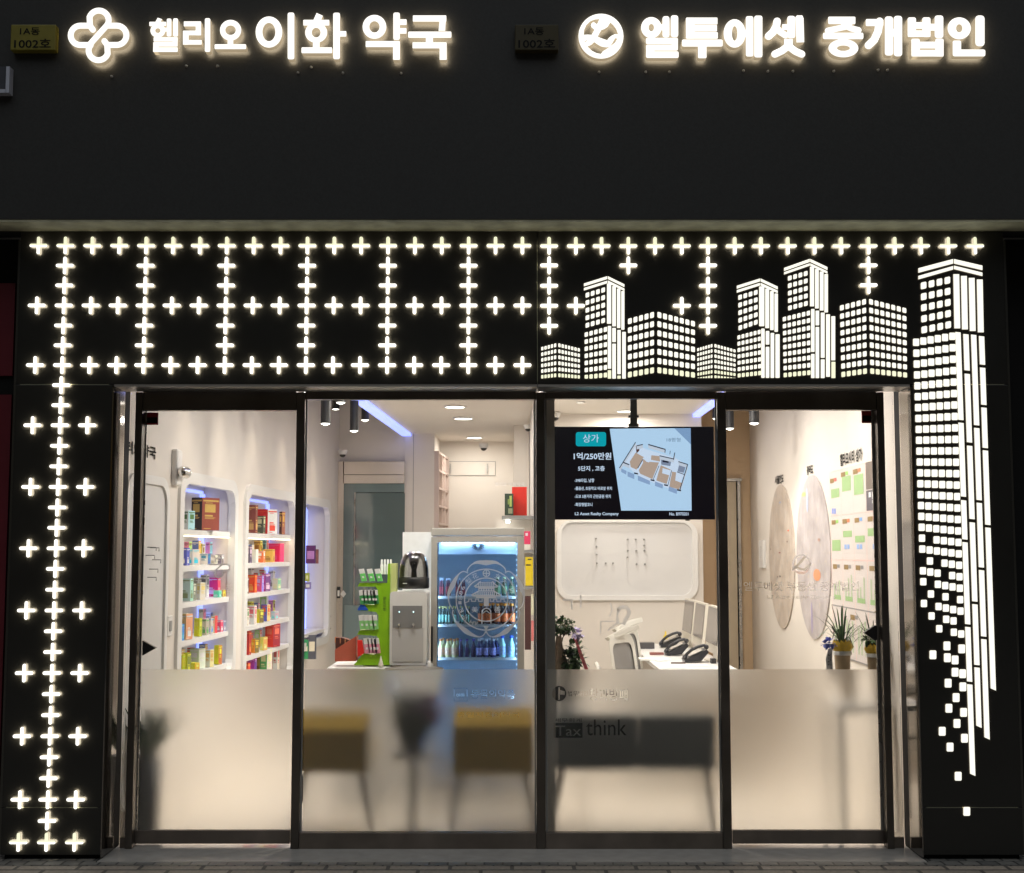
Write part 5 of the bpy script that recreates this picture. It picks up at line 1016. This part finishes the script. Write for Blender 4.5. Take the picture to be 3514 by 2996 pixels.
for i, (y0, y1, lb) in enumerate(((3.80, 4.36, 'pale slim monitor farthest back on the desk'), (3.18, 3.70, 'middle of the three pale monitors on the desk'), (2.45, 3.02, 'nearest pale monitor, cut off by the door post'))):
    xm = 1.44; zb, ztp = (.865, 1.145); t = thing('monitor', lb, 'monitor', (xm + .1, (y0 + y1) / 2, DZ), 'monitors along the agency desk')
    tilt = .03; mb = MB(); mb.extr([(xm + .012, y0, zb), (xm + .012, y1, zb), (xm + .012 + tilt, y1, ztp), (xm + .012 + tilt, y0, ztp)], (.025, 0, 0), M_ALU); mb.obj('case', t)
    mb = MB(); mb.extr([(xm + .0085, y0 + .012, zb + .012), (xm + .0085, y1 - .012, zb + .012), (xm + .0085 + tilt * .96, y1 - .012, ztp - .012), (xm + .0085 + tilt * .96, y0 + .012, ztp - .012)], (.002, 0, 0), M_SCR); mb.obj('screen', t)
    ym = (y0 + y1) / 2; MB().box((xm + .04, ym - .1, DZ), (xm + .05, ym + .1, zb + .12), M_ALU).box((xm - .03, ym - .1, DZ + .001), (xm + .08, ym + .1, DZ + .01), M_ALU).obj('stand', t)
    mb = MB(); mb.extr([(xm + .011, y0, zb - .055), (xm + .011, y1, zb - .055), (xm + .012, y1, zb), (xm + .012, y0, zb)], (.02, 0, 0), M_ALU); mb.obj('chin', t)
def phone(loc, lb):
    if 'p' not in BP:
        t = thing('desk_phone', lb, 'phone', (0, 0, 0)); M_PH_ = mat('phone_black', (.022, .022, .026, 1), .35); mb = MB()
        mb.extr([(-.085, 0, .004), (.03, 0, .012), (.085, 0, .075), (.072, 0, .095), (-.088, 0, .022)], (0, .17, 0), M_PH_); mb.obj('body', t, .003)
        MB().extr([(-.05, .02, .045), (.045, .02, .088), (.045, .15, .088), (-.05, .15, .045)], (-.001, 0, .002), mat('keypad', (.45, .42, .38, 1), .5)).obj('keypad', t)
        pts = [(-.09, .02, .036), (-.07, .018, .062), (-.035, .016, .092), (.01, .015, .114), (.05, .015, .124), (.075, .016, .116)]
        MB().tube(pts, .011, M_PH_, 10).sphere((-.084, .02, .036), .018, M_PH_, 12).sphere((.07, .018, .112), .018, M_PH_, 12).obj('handset', t)
        cord = [(.0 + .02 * math.sin(k * .5) + .002 * k, .17 + .01 * math.cos(k), .012 + .004 * math.sin(k * 2)) for k in range(22)]
        MB().tube(cord, .003, M_PH_, 6).obj('cord', t); BP['p'] = t; o = t
    else:
        o = BP['p'].copy(); COL.objects.link(o)
        for ch in BP['p'].children: c = ch.copy(); COL.objects.link(c); c.parent = o
    o.location = loc; tag(o, lb, 'phone', 'black desk phones'); return o
for u, v, lb in ((2305, 2219, 'black desk phone at the back, beside the yellow bottle'), (2326, 2246, 'black desk phone between the two others'), (2392, 2270, 'black desk phone nearest the window, papers before it')):
    Z = (EYE - DZ) * F / (v - 1889.6); p = P(u, v, Z - DIST); phone((p.x, p.y, DZ + .001), lb)
def on_desk(name, u0, u1, v, hpx, dep, c1, lb, cat, r=None):
    Z = (EYE - DZ) * F / (v - 1889.6); Y = Z - DIST; a, b = P(u0, v, Y), P(u1, v, Y); h = hpx * Z / F; m = carton_mat(c1)
    if r: mb = MB().lathe([((b.x - a.x) / 2, 0), ((b.x - a.x) / 2, h * .6), ((b.x - a.x) / 5, h * .75), ((b.x - a.x) / 5, h)], ((a.x + b.x) / 2, Y, DZ + .001), m, 14)
    else: mb = MB().box((a.x, Y, DZ + .001), (b.x, Y + dep, DZ + .001 + h), m)
    return tag(mb.obj(name, origin=((a.x + b.x) / 2, Y, DZ)), lb, cat)
on_desk('desk_organizer', 2184, 2246, 2222, 20, .1, (58, 56, 58), 'low charcoal organizer at the back left of the desk', 'organizer')
on_desk('drink_bottle', 2277, 2292, 2205, 42, .03, (225, 175, 60), 'small yellow juice bottle behind the desk phones', 'bottle', True)
on_desk('pen_cup', 2441, 2458, 2272, 16, .06, (30, 30, 32), 'black pen cup right of the nearest phone', 'cup')
on_desk('computer_mouse', 2252, 2292, 2266, 7, .06, (225, 220, 210), 'white computer mouse near the front of the desk', 'mouse')
on_desk('paper_stack', 2196, 2300, 2262, 5, .16, (228, 215, 195), 'stack of papers with a green tab on the desk', 'papers')
on_desk('green_tab', 2228, 2247, 2256, 4, .02, (80, 200, 110), 'bright green sticky tab on the paper stack', 'tab')
on_desk('document', 2275, 2355, 2288, 2, .10, (235, 222, 205), 'open white document at the front edge of the desk', 'papers')
on_desk('document', 2362, 2432, 2281, 2, .14, (228, 212, 205), 'pinkish white sheets in front of the nearest phone', 'papers')
on_desk('pencil_case', 2231, 2278, 2243, 8, .05, (112, 66, 60), 'brown pencil case beside the middle phone', 'case')
on_desk('pen', 2303, 2352, 2272, 4, .02, (70, 55, 50), 'dark pen lying before the nearest phone', 'pen')
# office chairs
def office_chair(x, y, lb, dark):
    t = thing('office_chair', lb, 'chair', (x, y, .02), 'office chairs at the agency desk'); m = mat('chair_frame', (.68, .66, .60, 1), .4); mm = mat('chair_mesh', (.27, .26, .25, 1), .7)
    o_ = rrpts(-.20, .55, .22, .98, .09); i_ = rrpts(-.155, .60, .17, .92, .06); n = len(o_); mb = MB()
    A_ = lambda l, d: [(x + a * .46 + (b - .55) * -.14, y + a * .62 + d, b) for a, b in l]
    for p_, q_ in ((A_(o_, 0), A_(i_, 0)), (A_(o_, .04), A_(i_, .04)), (A_(o_, 0), A_(o_, .04)), (A_(i_, 0), A_(i_, .04))): mb.add(p_ + q_, [(k, (k + 1) % n, (k + 1) % n + n, k + n) for k in range(n)], m)
    mb.obj('back_frame', t); mb = MB(); mb.add(A_(i_, .02), [list(range(n))], mm); mb.obj('back_mesh', t)
    MB().extr([(x - .17, y - .06, .955), (x - .05, y + .02, 1.015), (x + .05, y + .08, 1.03), (x + .06, y + .09, 1.0), (x - .03, y + .03, .975), (x - .15, y - .05, .935)], (.02, -.03, .012), m).obj('top_rail', t)
    MB().box((x - .22, y + .08, .44), (x + .24, y + .5, .50), mm).obj('seat', t, .03)
    MB().tube([(x, y + .28, .12), (x, y + .28, .44)], .03, M_GREY, 10).obj('column', t)
    for k in range(5): a = 2 * math.pi * k / 5; MB().tube([(x, y + .28, .12), (x + .28 * math.cos(a), y + .28 + .28 * math.sin(a), .06)], .018, M_GREY, 8).obj('foot', t)
    for s in (-1, 1): MB().tube([(x + s * .24, y + .1, .47), (x + s * .26, y + .12, .66), (x + s * .26, y + .34, .67)], .016, m, 8).obj('armrest', t)
office_chair(.80, 2.15, 'white framed mesh office chair nearest the window', False); office_chair(.92, 3.1, 'second white mesh chair, mostly hidden behind the first', True)

# ================================================================== right wall: maps, plan board, lettering, switch, door
def map_mat(name, c1, c2, c3, sc):
    m = bpy.data.materials.new(name); m.use_nodes = True; t = m.node_tree; p = t.nodes['Principled BSDF']; tc = t.nodes.new('ShaderNodeTexCoord')
    v = t.nodes.new('ShaderNodeTexVoronoi'); v.feature = 'F1'; v.inputs['Scale'].default_value = sc; n = t.nodes.new('ShaderNodeTexNoise'); n.inputs['Scale'].default_value = 6
    r = t.nodes.new('ShaderNodeValToRGB'); r.color_ramp.elements[0].color = c1; r.color_ramp.elements[1].color = c3; e = r.color_ramp.elements.new(.5); e.color = c2
    t.links.new(tc.outputs['Object'], v.inputs['Vector']); t.links.new(tc.outputs['Object'], n.inputs['Vector']); t.links.new(v.outputs['Distance'], r.inputs[0])
    mx = t.nodes.new('ShaderNodeMix'); mx.data_type = 'RGBA'; mx.blend_type = 'SOFT_LIGHT'; mx.inputs[0].default_value = .8
    t.links.new(r.outputs[0], mx.inputs[6]); t.links.new(n.outputs['Fac'], mx.inputs[7]); t.links.new(mx.outputs[2], p.inputs['Base Color']); p.inputs['Roughness'].default_value = .5; return m
def map_disc(u0, u1, uc, vc, hv, m, lb, extra):
    ya, yb2 = PW(u0, vc, RW).y, PW(u1, vc, RW).y; c = PW(uc, vc, RW); yc = (ya + yb2) / 2; ry = abs(ya - yb2) / 2; rz = hv * (yc + DIST) / F
    mb = MB(); pts = [wp(RW, yc + ry * math.cos(2 * math.pi * k / 56), c.z + rz * math.sin(2 * math.pi * k / 56), -.001) for k in range(56)]
    mb.extr(pts, (-.008, 0, 0), m)
    for dy, dz, a, b, col in extra:
        q = [wp(RW, yc + ry * (dy + a * math.cos(k * .7)), c.z + rz * (dz + b * math.sin(k * .7)), -.0105) for k in range(9)]; mb.add(q, [list(range(9))], carton_mat(col))
    tag(mb.obj('wall_map', origin=(c.x, yc, c.z)), lb, 'map')
    return yc, c.z + rz
m1 = map_mat('map_beige', (.50, .42, .34, 1), (.55, .47, .40, 1), (.46, .42, .39, 1), 26); m2 = map_mat('map_pink', (.52, .43, .40, 1), (.47, .44, .46, 1), (.56, .49, .43, 1), 34)
A1 = map_disc(2643, 2730, 2686, 1909, 245, m1, 'narrower beige oval city map on the right wall, nearer the door', ((.0, .75, .08, .015, (120, 130, 160)), (-.6, .35, .06, .012, (190, 80, 50)), (-.5, .2, .05, .012, (90, 70, 60)), (.1, -.28, .07, .014, (70, 60, 60)), (.3, -.29, .05, .012, (90, 70, 60)), (.1, .05, .09, .01, (120, 60, 60)), (.85, .1, .03, .012, (60, 40, 40))))
A2 = map_disc(2738, 2854, 2795, 1910, 279, m2, 'wider pinkish oval district map with an orange patch', ((-.25, -.22, .22, .075, (190, 125, 88)), (.45, .78, .14, .03, (150, 165, 110)), (.25, .7, .07, .16, (150, 160, 180)), (.1, -.75, .05, .2, (140, 130, 160)), (-.4, .2, .08, .02, (150, 120, 110))))
def wtext(body, u0, u1, zb, zt, lb):
    y0, y1 = PW(u0, 1700, RW).y, PW(u1, 1700, RW).y; mb = MB(); o = wp(RW, y0, zb, -.006)
    text(mb, body, o, wp(RW, y1, zb, -.006) - o, (0, 0, zt - zb), M_BLACKM, .03); tag(mb.obj('wall_lettering', origin=o), lb, 'lettering')
za = lambda u, v: PW(u, v, RW).z
wtext('서울전도', 2662, 2692, za(2677, 1660), za(2677, 1630), 'small black lettering above the beige oval map'); wtext('광역도', 2772, 2794, za(2783, 1628), za(2783, 1596), 'black lettering above the pinkish oval map'); wtext('헬리오시티 상가', 2888, 2964, za(2926, 1590), za(2926, 1546), 'large black lettering above the shop plan board')
yL, yR_ = PW(2856, 1890, RW).y, PW(3030, 1890, RW).y; zT, zB = za(2857, 1619), za(2857, 2240)
t = thing('plan_board', 'white board of green shop floor plans and gold tags on the right wall', 'board', wp(RW, (yL + yR_) / 2, zB))
def wrect(mb, s0, t0, s1, t1, off, m):
    y = lambda s: yL + (yR_ - yL) * s; z = lambda k: zT + (zB - zT) * k
    mb.add([wp(RW, y(s0), z(t0), -off), wp(RW, y(s1), z(t0), -off), wp(RW, y(s1), z(t1), -off), wp(RW, y(s0), z(t1), -off)], [(0, 1, 2, 3)], m)
mb = MB(); y0_, y1_ = yL, yR_
mb.extr([wp(RW, yL, zB, -.001), wp(RW, yR_, zB, -.001), wp(RW, yR_, zT, -.001), wp(RW, yL, zT, -.001)], (-.006, 0, 0), mat('board_white', (.70, .64, .62, 1), .45)); mb.obj('sheet', t)
mb = MB(); pk, gn, gl, gr_, pg = carton_mat((205, 165, 160)), carton_mat((128, 160, 108)), carton_mat((120, 96, 48)), carton_mat((120, 118, 120)), carton_mat((150, 165, 135))
rws = [0, .245, .485, .735, 1.0]
for r_ in range(5): wrect(mb, 0, max(0, rws[r_] - .004), 1, rws[r_] + .003, .0078, pk if r_ < 3 else gr_)
for c in range(5): wrect(mb, min(.99, c * .245), 0, min(1, c * .245 + .008), 1, .0074, pk)
cells = {0: [(.40, .60), (.18, .50), (.20, .62)], 1: [(.55, .80), (.36, .50), (.48, .62), (.34, .50)], 2: [], 3: []}
for r_, l in cells.items():
    for c, (a, b) in enumerate(l): wrect(mb, c * .245 + .03, rws[r_] + (rws[r_ + 1] - rws[r_]) * a, c * .245 + .215, rws[r_] + (rws[r_ + 1] - rws[r_]) * b, .0082, gn)
tg = [[(.0, .16), (.25, .08), (.5, .08)], [(.02, .1), (.26, .1), (.51, .1), (.76, .1)], [(.03, .1), (.27, .1), (.51, .1), (.77, .1)], [(.38, .12), (.9, .3)]]
tc_ = [(215, 90, 80), (130, 180, 90), (225, 110, 70), (110, 150, 205)]
for r_, l in enumerate(tg):
    for c, (s_, k_) in enumerate(l):
        h = (rws[r_ + 1] - rws[r_]); wrect(mb, s_ + .01, rws[r_] + h * k_, s_ + .10, rws[r_] + h * (k_ + .1), .0086, gl); wrect(mb, s_ + .105, rws[r_] + h * k_, s_ + .16, rws[r_] + h * (k_ + .075), .0086, carton_mat(tc_[(r_ + c) % 4]) if r_ < 2 else gr_)
rr = random.Random(5)
for c in range(4):
    for k in range(3):
        s_ = c * .245 + .04 + .06 * k + rr.random() * .02; a = .3 + rr.random() * .3
        wrect(mb, s_, rws[2] + .25 * a, s_ + .025, rws[2] + .25 * .86, .0083, pg); wrect(mb, s_, rws[3] + .265 * (.2 + rr.random() * .2), s_ + .03, rws[3] + .265 * .85, .0083, pg)
    wrect(mb, c * .245 + .05, rws[2] + .25 * .76, c * .245 + .2, rws[2] + .25 * .86, .0085, gn)
for s_, k_ in ((.04, .83), (.09, .84)): wrect(mb, s_, rws[0] + .245 * k_, s_ + .04, rws[0] + .245 * (k_ + .12), .0085, carton_mat((110, 130, 190)))
for s_ in (.30, .36, .55, .61, .85): wrect(mb, s_, rws[1] + .24 * .66, s_ + .045, rws[1] + .24 * .76, .0085, carton_mat((120, 150, 200)))
mb.obj('plans', t)
mb = MB(); wrect(mb, .755, .0, .99, .135, .0088, carton_mat((88, 76, 70))); wrect(mb, .755, .14, .99, .24, .0088, carton_mat((62, 58, 72)))
for a, b, c, d in ((.80, .15, .84, .175), (.86, .15, .91, .185), (.93, .155, .97, .19), (.86, .19, .90, .205)): wrect(mb, a, b, c, d, .0092, carton_mat((190, 195, 205)))
mb.obj('photographs', t)
p = PW(2621, 1902, RW); t = thing('wall_intercom', 'tall white wall intercom left of the oval maps', 'intercom', p)
MB().box(p + Vector((-.025, -.1, -.12)), p + Vector((.002, .1, .12)), M_WHITE).obj('case', t, .006); MB().box(p + Vector((-.028, -.04, -.03)), p + Vector((-.0255, .04, .07)), M_WALLG).obj('screen', t)
t = thing('interior_door', 'beige door in a steel frame at the back right of the agency', 'door', P(2510, 2400, 5.14)); MB().pbox(2462, 1652, 2531, 2420, 5.12, .03, mat('beige_door', (.56, .47, .34, 1), .4, noise=.04)).obj('leaf', t); MB().pbox(2462, 1642, 2546, 1651, 5.10, .05, M_STEEL).pbox(2536, 1652, 2546, 2420, 5.10, .05, M_STEEL).pbox(2531.5, 1652, 2535.5, 2420, 5.13, .02, M_BLACKM).obj('frame', t)

# ================================================================== plants
M_LF = [mat('leaf_%d' % i, c, .45, noise=.25, nscale=20) for i, c in enumerate(((.035, .075, .025, 1), (.055, .11, .035, 1), (.09, .15, .06, 1), (.03, .055, .025, 1)))]
def leaf(mb, p, d, L, wd, m, up=Vector((0, 0, 1)), bend=.25):
    d = d.normalized(); s = d.cross(up); s = s.normalized() if s.length > 1e-3 else Vector((1, 0, 0)); n = s.cross(d); q = []
    for t_, k in ((0, .3), (.2, .8), (.45, 1), (.7, .8), (.88, .45), (1, .02)):
        c = p + d * (L * t_) - Vector((0, 0, bend * L * t_ * t_)); q.append((c - s * wd * k / 2, c + s * wd * k / 2 ))
    v = [x for a in q for x in a]; mb.add(v, [(2 * k, 2 * k + 1, 2 * k + 3, 2 * k + 2) for k in range(5)], m, True)
def clump(mb, c, rx, ry, rz, n, L, wd, rng, ms=M_LF):
    for _ in range(n):
        a, b = rng.uniform(0, 6.283), math.asin(rng.uniform(-1, 1)); r = rng.random() ** .45; d = Vector((math.cos(a) * math.cos(b), math.sin(a) * math.cos(b), math.sin(b)))
        p = Vector(c) + Vector((d.x * rx * r, d.y * ry * r, d.z * rz * r)); leaf(mb, p, d + Vector((rng.uniform(-.8, .8), rng.uniform(-.8, .8), rng.uniform(-.3, .7))), L * rng.uniform(.7, 1.2), wd, rng.choice(ms))
rng = random.Random(11); Yb = .95; k7 = (Yb + DIST) / F
p = P(1918, 2300, Yb); t = thing('bonsai_tree', 'bonsai fig with a bulbous trunk at the left of the agency window', 'plant', (p.x, Yb, .62))
tr = [P(*f7(x, y), Yb) for x, y in ((175, 1640), (195, 1500), (215, 1390), (230, 1320))]
mb = MB(); mb.lathe([(.045, p.z - .07), (.052, p.z), (.050, p.z + .05), (.036, p.z + .10), (.022, p.z + .15), (.016, p.z + .20)], (p.x, Yb, 0), mat('bark', (.24, .18, .13, 1), .8, noise=.3, nscale=30, bump=.4), 14)
mb.tube([P(1921, 2200, Yb), P(1912, 2180, Yb), P(1898, 2168, Yb)], .008, MATS['bark'], 8, .004).tube([P(1926, 2200, Yb), P(1936, 2178, Yb), P(1950, 2162, Yb)], .009, MATS['bark'], 8, .004).tube([P(1924, 2200, Yb), P(1922, 2160, Yb)], .008, MATS['bark'], 8, .004); mb.obj('trunk', t)
mb = MB(); clump(mb, P(1922, 2145, Yb), .075, .07, .045, 420, .024, .013, rng); clump(mb, P(1955, 2152, Yb), .035, .05, .04, 140, .024, .013, rng); clump(mb, P(1892, 2152, Yb), .03, .05, .03, 120, .024, .013, rng); mb.obj('crown', t)
mb = MB(); clump(mb, P(1962, 2262, Yb), .075, .07, .055, 260, .042, .022, rng); clump(mb, P(1975, 2230, Yb), .04, .04, .05, 60, .05, .024, rng); clump(mb, P(1930, 2285, Yb), .06, .05, .03, 90, .035, .018, rng); mb.obj('undergrowth', t)
mb = MB().lathe([(.07, .62), (.105, .78), (.11, .80), (.10, .80), (.095, .785), (1e-4, .785)], (p.x + .03, Yb, 0), mat('dark_pot', (.03, .03, .03, 1), .4), 22); mb.obj('pot', t)
st_ = thing('plant_stand', 'slim plant stand hidden behind the frosted film under the bonsai', 'stand', (p.x, Yb, .02)); MB().box((p.x - .1, Yb - .13, .595), (p.x + .16, Yb + .13, .619), M_WALLG).obj('top', st_)
for dx in (-.08, .14):
    for dy in (-.11, .11): MB().box((p.x + dx - .01, Yb + dy - .01, .02), (p.x + dx + .01, Yb + dy + .01, .594), M_WALLG).obj('leg', st_)
mb = MB(); mb.extr([P(1968, 2188, Yb - .05), P(1976, 2186, Yb - .05), P(2024, 2310, Yb - .05), P(2010, 2310, Yb - .05)], (0, .004, 0), mat('pink_ribbon', C(215, 110, 120), .4, noise=.3, nscale=50)); o = mb.obj('gift_ribbon', origin=P(2015, 2310, Yb - .05)); tag(o, 'pink printed gift ribbon with a lilac bow beside the bonsai', 'ribbon')
mb = MB(); clump(mb, P(1982, 2172, Yb - .05), .028, .02, .022, 40, .03, .02, rng, [mat('lilac', C(190, 178, 212), .6)]); mb.obj('bow', o)
def gold_plant(u, v, Y, s, lb, n, spread, seed):
    rng = random.Random(seed); p = P(u, v, Y); t = thing('potted_plant', lb, 'plant', (p.x, Y, .70)); zt = p.z
    MB().lathe([(.034 * s, .70), (.046 * s, zt - .04 * s)], (p.x, Y, 0), mat('tan_pot', (.34, .25, .15, 1), .5, noise=.1), 20).lathe([(.052 * s, zt - .058 * s), (.053 * s, zt - .035 * s), (.046 * s, zt - .034 * s)], (p.x, Y, 0), M_WHITE, 20).obj('pot', t)
    gm = mat('gold_foil', (.58, .38, .03, 1), .3, metal=.3, noise=.3, nscale=30); mb = MB(); vv = []
    for k in range(36):
        a = 2 * math.pi * k / 36; w_ = 1 + .07 * math.sin(k * 5.1); vv += [(p.x + .050 * s * math.cos(a), Y + .05 * s * math.sin(a), zt - .035 * s), (p.x + .062 * s * w_ * math.cos(a), Y + .062 * s * w_ * math.sin(a), zt - .012 * s), (p.x + .048 * s * math.cos(a), Y + .048 * s * math.sin(a), zt + .022 * s * (1 + .5 * math.sin(k * 2.3)))]
    for k in range(36):
        j = (k + 1) % 36; mb.add(vv, [(3 * k, 3 * j, 3 * j + 1, 3 * k + 1), (3 * k + 1, 3 * j + 1, 3 * j + 2, 3 * k + 2)], gm, True) if k == 0 else mb.f.extend([[3 * k, 3 * j, 3 * j + 1, 3 * k + 1], [3 * k + 1, 3 * j + 1, 3 * j + 2, 3 * k + 2]]) or mb.mi.extend([0, 0]) or mb.sm.extend([True, True])
    mb.obj('foil_wrap', t); mb = MB()
    for k in range(n):
        a = rng.uniform(0, 6.283); el = rng.uniform(.85, 1.5); d = Vector((math.cos(a) * math.cos(el) * spread, math.sin(a) * math.cos(el) * .6, math.sin(el))); L = rng.uniform(.20, .40) * s
        leaf(mb, Vector((p.x + .02 * math.cos(a), Y + .02 * math.sin(a), zt + .005)), d, L, .0095 * s, M_LF[rng.randrange(4)], bend=rng.uniform(.2, .95))
    mb.obj('leaves', t); return p
p = gold_plant(2890, 2212, .62, 1.0, 'grassy orchid in a tan pot wrapped with gold foil', 54, 1.25, 3)
p2 = gold_plant(3000, 2222, .52, .9, 'smaller leafy plant in gold foil, half hidden by the door edge', 40, 1.3, 8)
mb = MB(); clump(mb, P(2985, 2190, .5), .04, .04, .03, 60, .035, .018, random.Random(4)); o = mb.obj('low_leaves', [x for x in bpy.data.objects if x.name == 'potted_plant.001'][0])
mb = MB(); clump(mb, P(3010, 2085, .5), .012, .01, .03, 14, .025, .02, random.Random(5), [mat('yellow_petal', (.6, .5, .05, 1), .5)]); mb.obj('flowers', [x for x in bpy.data.objects if x.name == 'potted_plant.001'][0])
mb = MB(); mb.extr([P(2842, 2228, .56), P(2858, 2222, .56), P(2856, 2260, .56), P(2862, 2330, .56), P(2838, 2330, .56), P(2834, 2260, .56)], (0, .003, 0), mat('white_ribbon', (.6, .6, .62, 1), .5)); ptext(mb, '축개업', 2842, 2240, 2854, 2296, .5595, M_BLACKM); o = tag(mb.obj('gift_ribbon', origin=P(2850, 2330, .56)), 'white printed gift ribbon with a blue bow left of the orchid', 'ribbon')
mb = MB(); clump(mb, P(2842, 2208, .56), .026, .02, .02, 40, .03, .022, rng, [mat('blue_bow', C(120, 130, 205), .5)]); mb.obj('bow', o)
t = thing('side_table', 'pale low table behind the frosted agency door carrying the gold potted plants', 'table', (1.95, .62, .02)); MB().box((1.78, .40, .67), (2.09, .80, .699), M_WALLG).obj('top', t)
for x in (1.80, 2.07):
    for y in (.42, .78): MB().box((x - .012, y - .012, .02), (x + .012, y + .012, .669), M_GREY).obj('leg', t)
# tall plant in a dark pot by the pharmacy door
x0 = P(508, 2700, .34).x; t = thing('potted_plant', 'tall dark planter with blurred green foliage behind the pharmacy door film', 'plant', (x0, .34, .02))
MB().lathe([(.075, .02), (.085, .44), (.07, .44), (1e-4, .42)], (x0, .36, 0), mat('planter', (.035, .038, .045, 1), .4), 20).obj('planter', t)
mb = MB()
rng = random.Random(2)
for k in range(70):
    a = rng.uniform(0, 6.283); el = rng.uniform(.9, 1.5); leaf(mb, Vector((x0 + .03 * math.cos(a), .36 + .03 * math.sin(a), .43)), Vector((math.cos(a) * math.cos(el), math.sin(a) * math.cos(el), math.sin(el))), rng.uniform(.2, .42), .022, rng.choice(M_LF), bend=.2)
mb.obj('leaves', t)

# ================================================================== seats and flowers behind the film
M_MUST = mat('mustard_fabric', (.42, .26, .02, 1), .85, noise=.12, nscale=40, bump=.1); M_SEA = mat('dark_teal_fabric', (.035, .048, .052, 1), .85, noise=.12, nscale=40, bump=.1); M_LEG = mat('dark_leg', (.05, .045, .045, 1), .4)
def seat(u0, u1, vt, vb, legs, Y, m, name, lb, cat, split=True):
    a, b = P(u0, vb, Y), P(u1, vt, Y); t = thing(name, lb, cat, ((a.x + b.x) / 2, Y + .25, .02)); xm = (a.x + b.x) / 2; g = .003
    for c0, c1 in (((a.x, xm - g), (xm + g, b.x)) if split else ((a.x, b.x),)): (MB().box((c0, Y, a.z), (c1, Y + .09, b.z), m) if cat == 'bench' else MB().extr([(c0, Y, a.z), (c0, Y, b.z - .085), (c0, Y + .09, b.z + .005), (c0, Y + .13, b.z + .005), (c0, Y + .13, a.z)], (c1 - c0, 0, 0), m)).obj('backrest', t, .022 if cat == 'bench' else .012)
    MB().box((a.x + .01, Y + .08, a.z + .02), (b.x - .01, Y + .52, a.z + .14), m).obj('seat', t, .03)
    for s, yy in ((-1, .03), (1, .03), (-1, .47), (1, .47)):
        xl_ = (a.x + .05) if s < 0 else (b.x - .05); xf = (legs[0] if s < 0 else legs[1]); xf = P(xf, 2840, Y).x
        MB().tube([(xl_, Y + yy, a.z + .03), (xf, Y + yy, .02)], .016, M_LEG, 10, .011).obj('leg', t)
seat(1020, 1268, 2446, 2648, (1005, 1282), .30, M_MUST, 'lounge_chair', 'mustard chair left of the flowers, blurred by the film', 'chair')
seat(1556, 1832, 2432, 2652, (1542, 1840), .28, M_MUST, 'lounge_chair', 'mustard chair right of the flowers, blurred by the film', 'chair')
seat(1905, 2452, 2448, 2640, (1885, 2452), .26, M_SEA, 'waiting_bench', 'long dark teal bench behind the frosted agency window', 'bench', True)
xf = P(1418, 2600, .40).x; t = thing('flower_arrangement', 'blurred flower arrangement with a clear wrap between the mustard chairs', 'flowers', (xf, .42, .46))
MB().lathe([(.06, .46), (.085, .57), (.075, .57), (1e-4, .55)], (xf, .42, 0), mat('dark_pot', (.03, .03, .03, 1), .4), 20).obj('pot', t)
mb = MB(); rng = random.Random(9); clump(mb, (xf, .42, .68), .115, .10, .10, 420, .06, .034, rng); mb.obj('foliage', t)
mb = MB(); clump(mb, (xf + .09, .38, .70), .08, .07, .07, 130, .045, .035, rng, [mat('pink_petal', C(190, 110, 160), .6), mat('lilac', C(165, 140, 205), .6)]); mb.obj('blossoms', t)
mb = MB(); mb.lathe([(.13, .74), (.155, .82), (.165, .90)], (xf, .42, 0), film_mat('wrap_film', .3, 1.15, .35), 18); mb.obj('wrapping', t)
t = thing('side_table', 'slender round side table under the flower arrangement', 'table', (xf, .42, .02)); MB().lathe([(.115, .43), (.115, .458)], (xf, .42, 0), M_WALLG, 28).obj('top', t); MB().tube([(xf, .42, .03), (xf, .42, .43)], .018, M_LEG, 10).obj('stem', t); MB().lathe([(.12, .02), (.12, .03), (.02, .035)], (xf, .42, 0), M_LEG, 24).obj('foot', t)
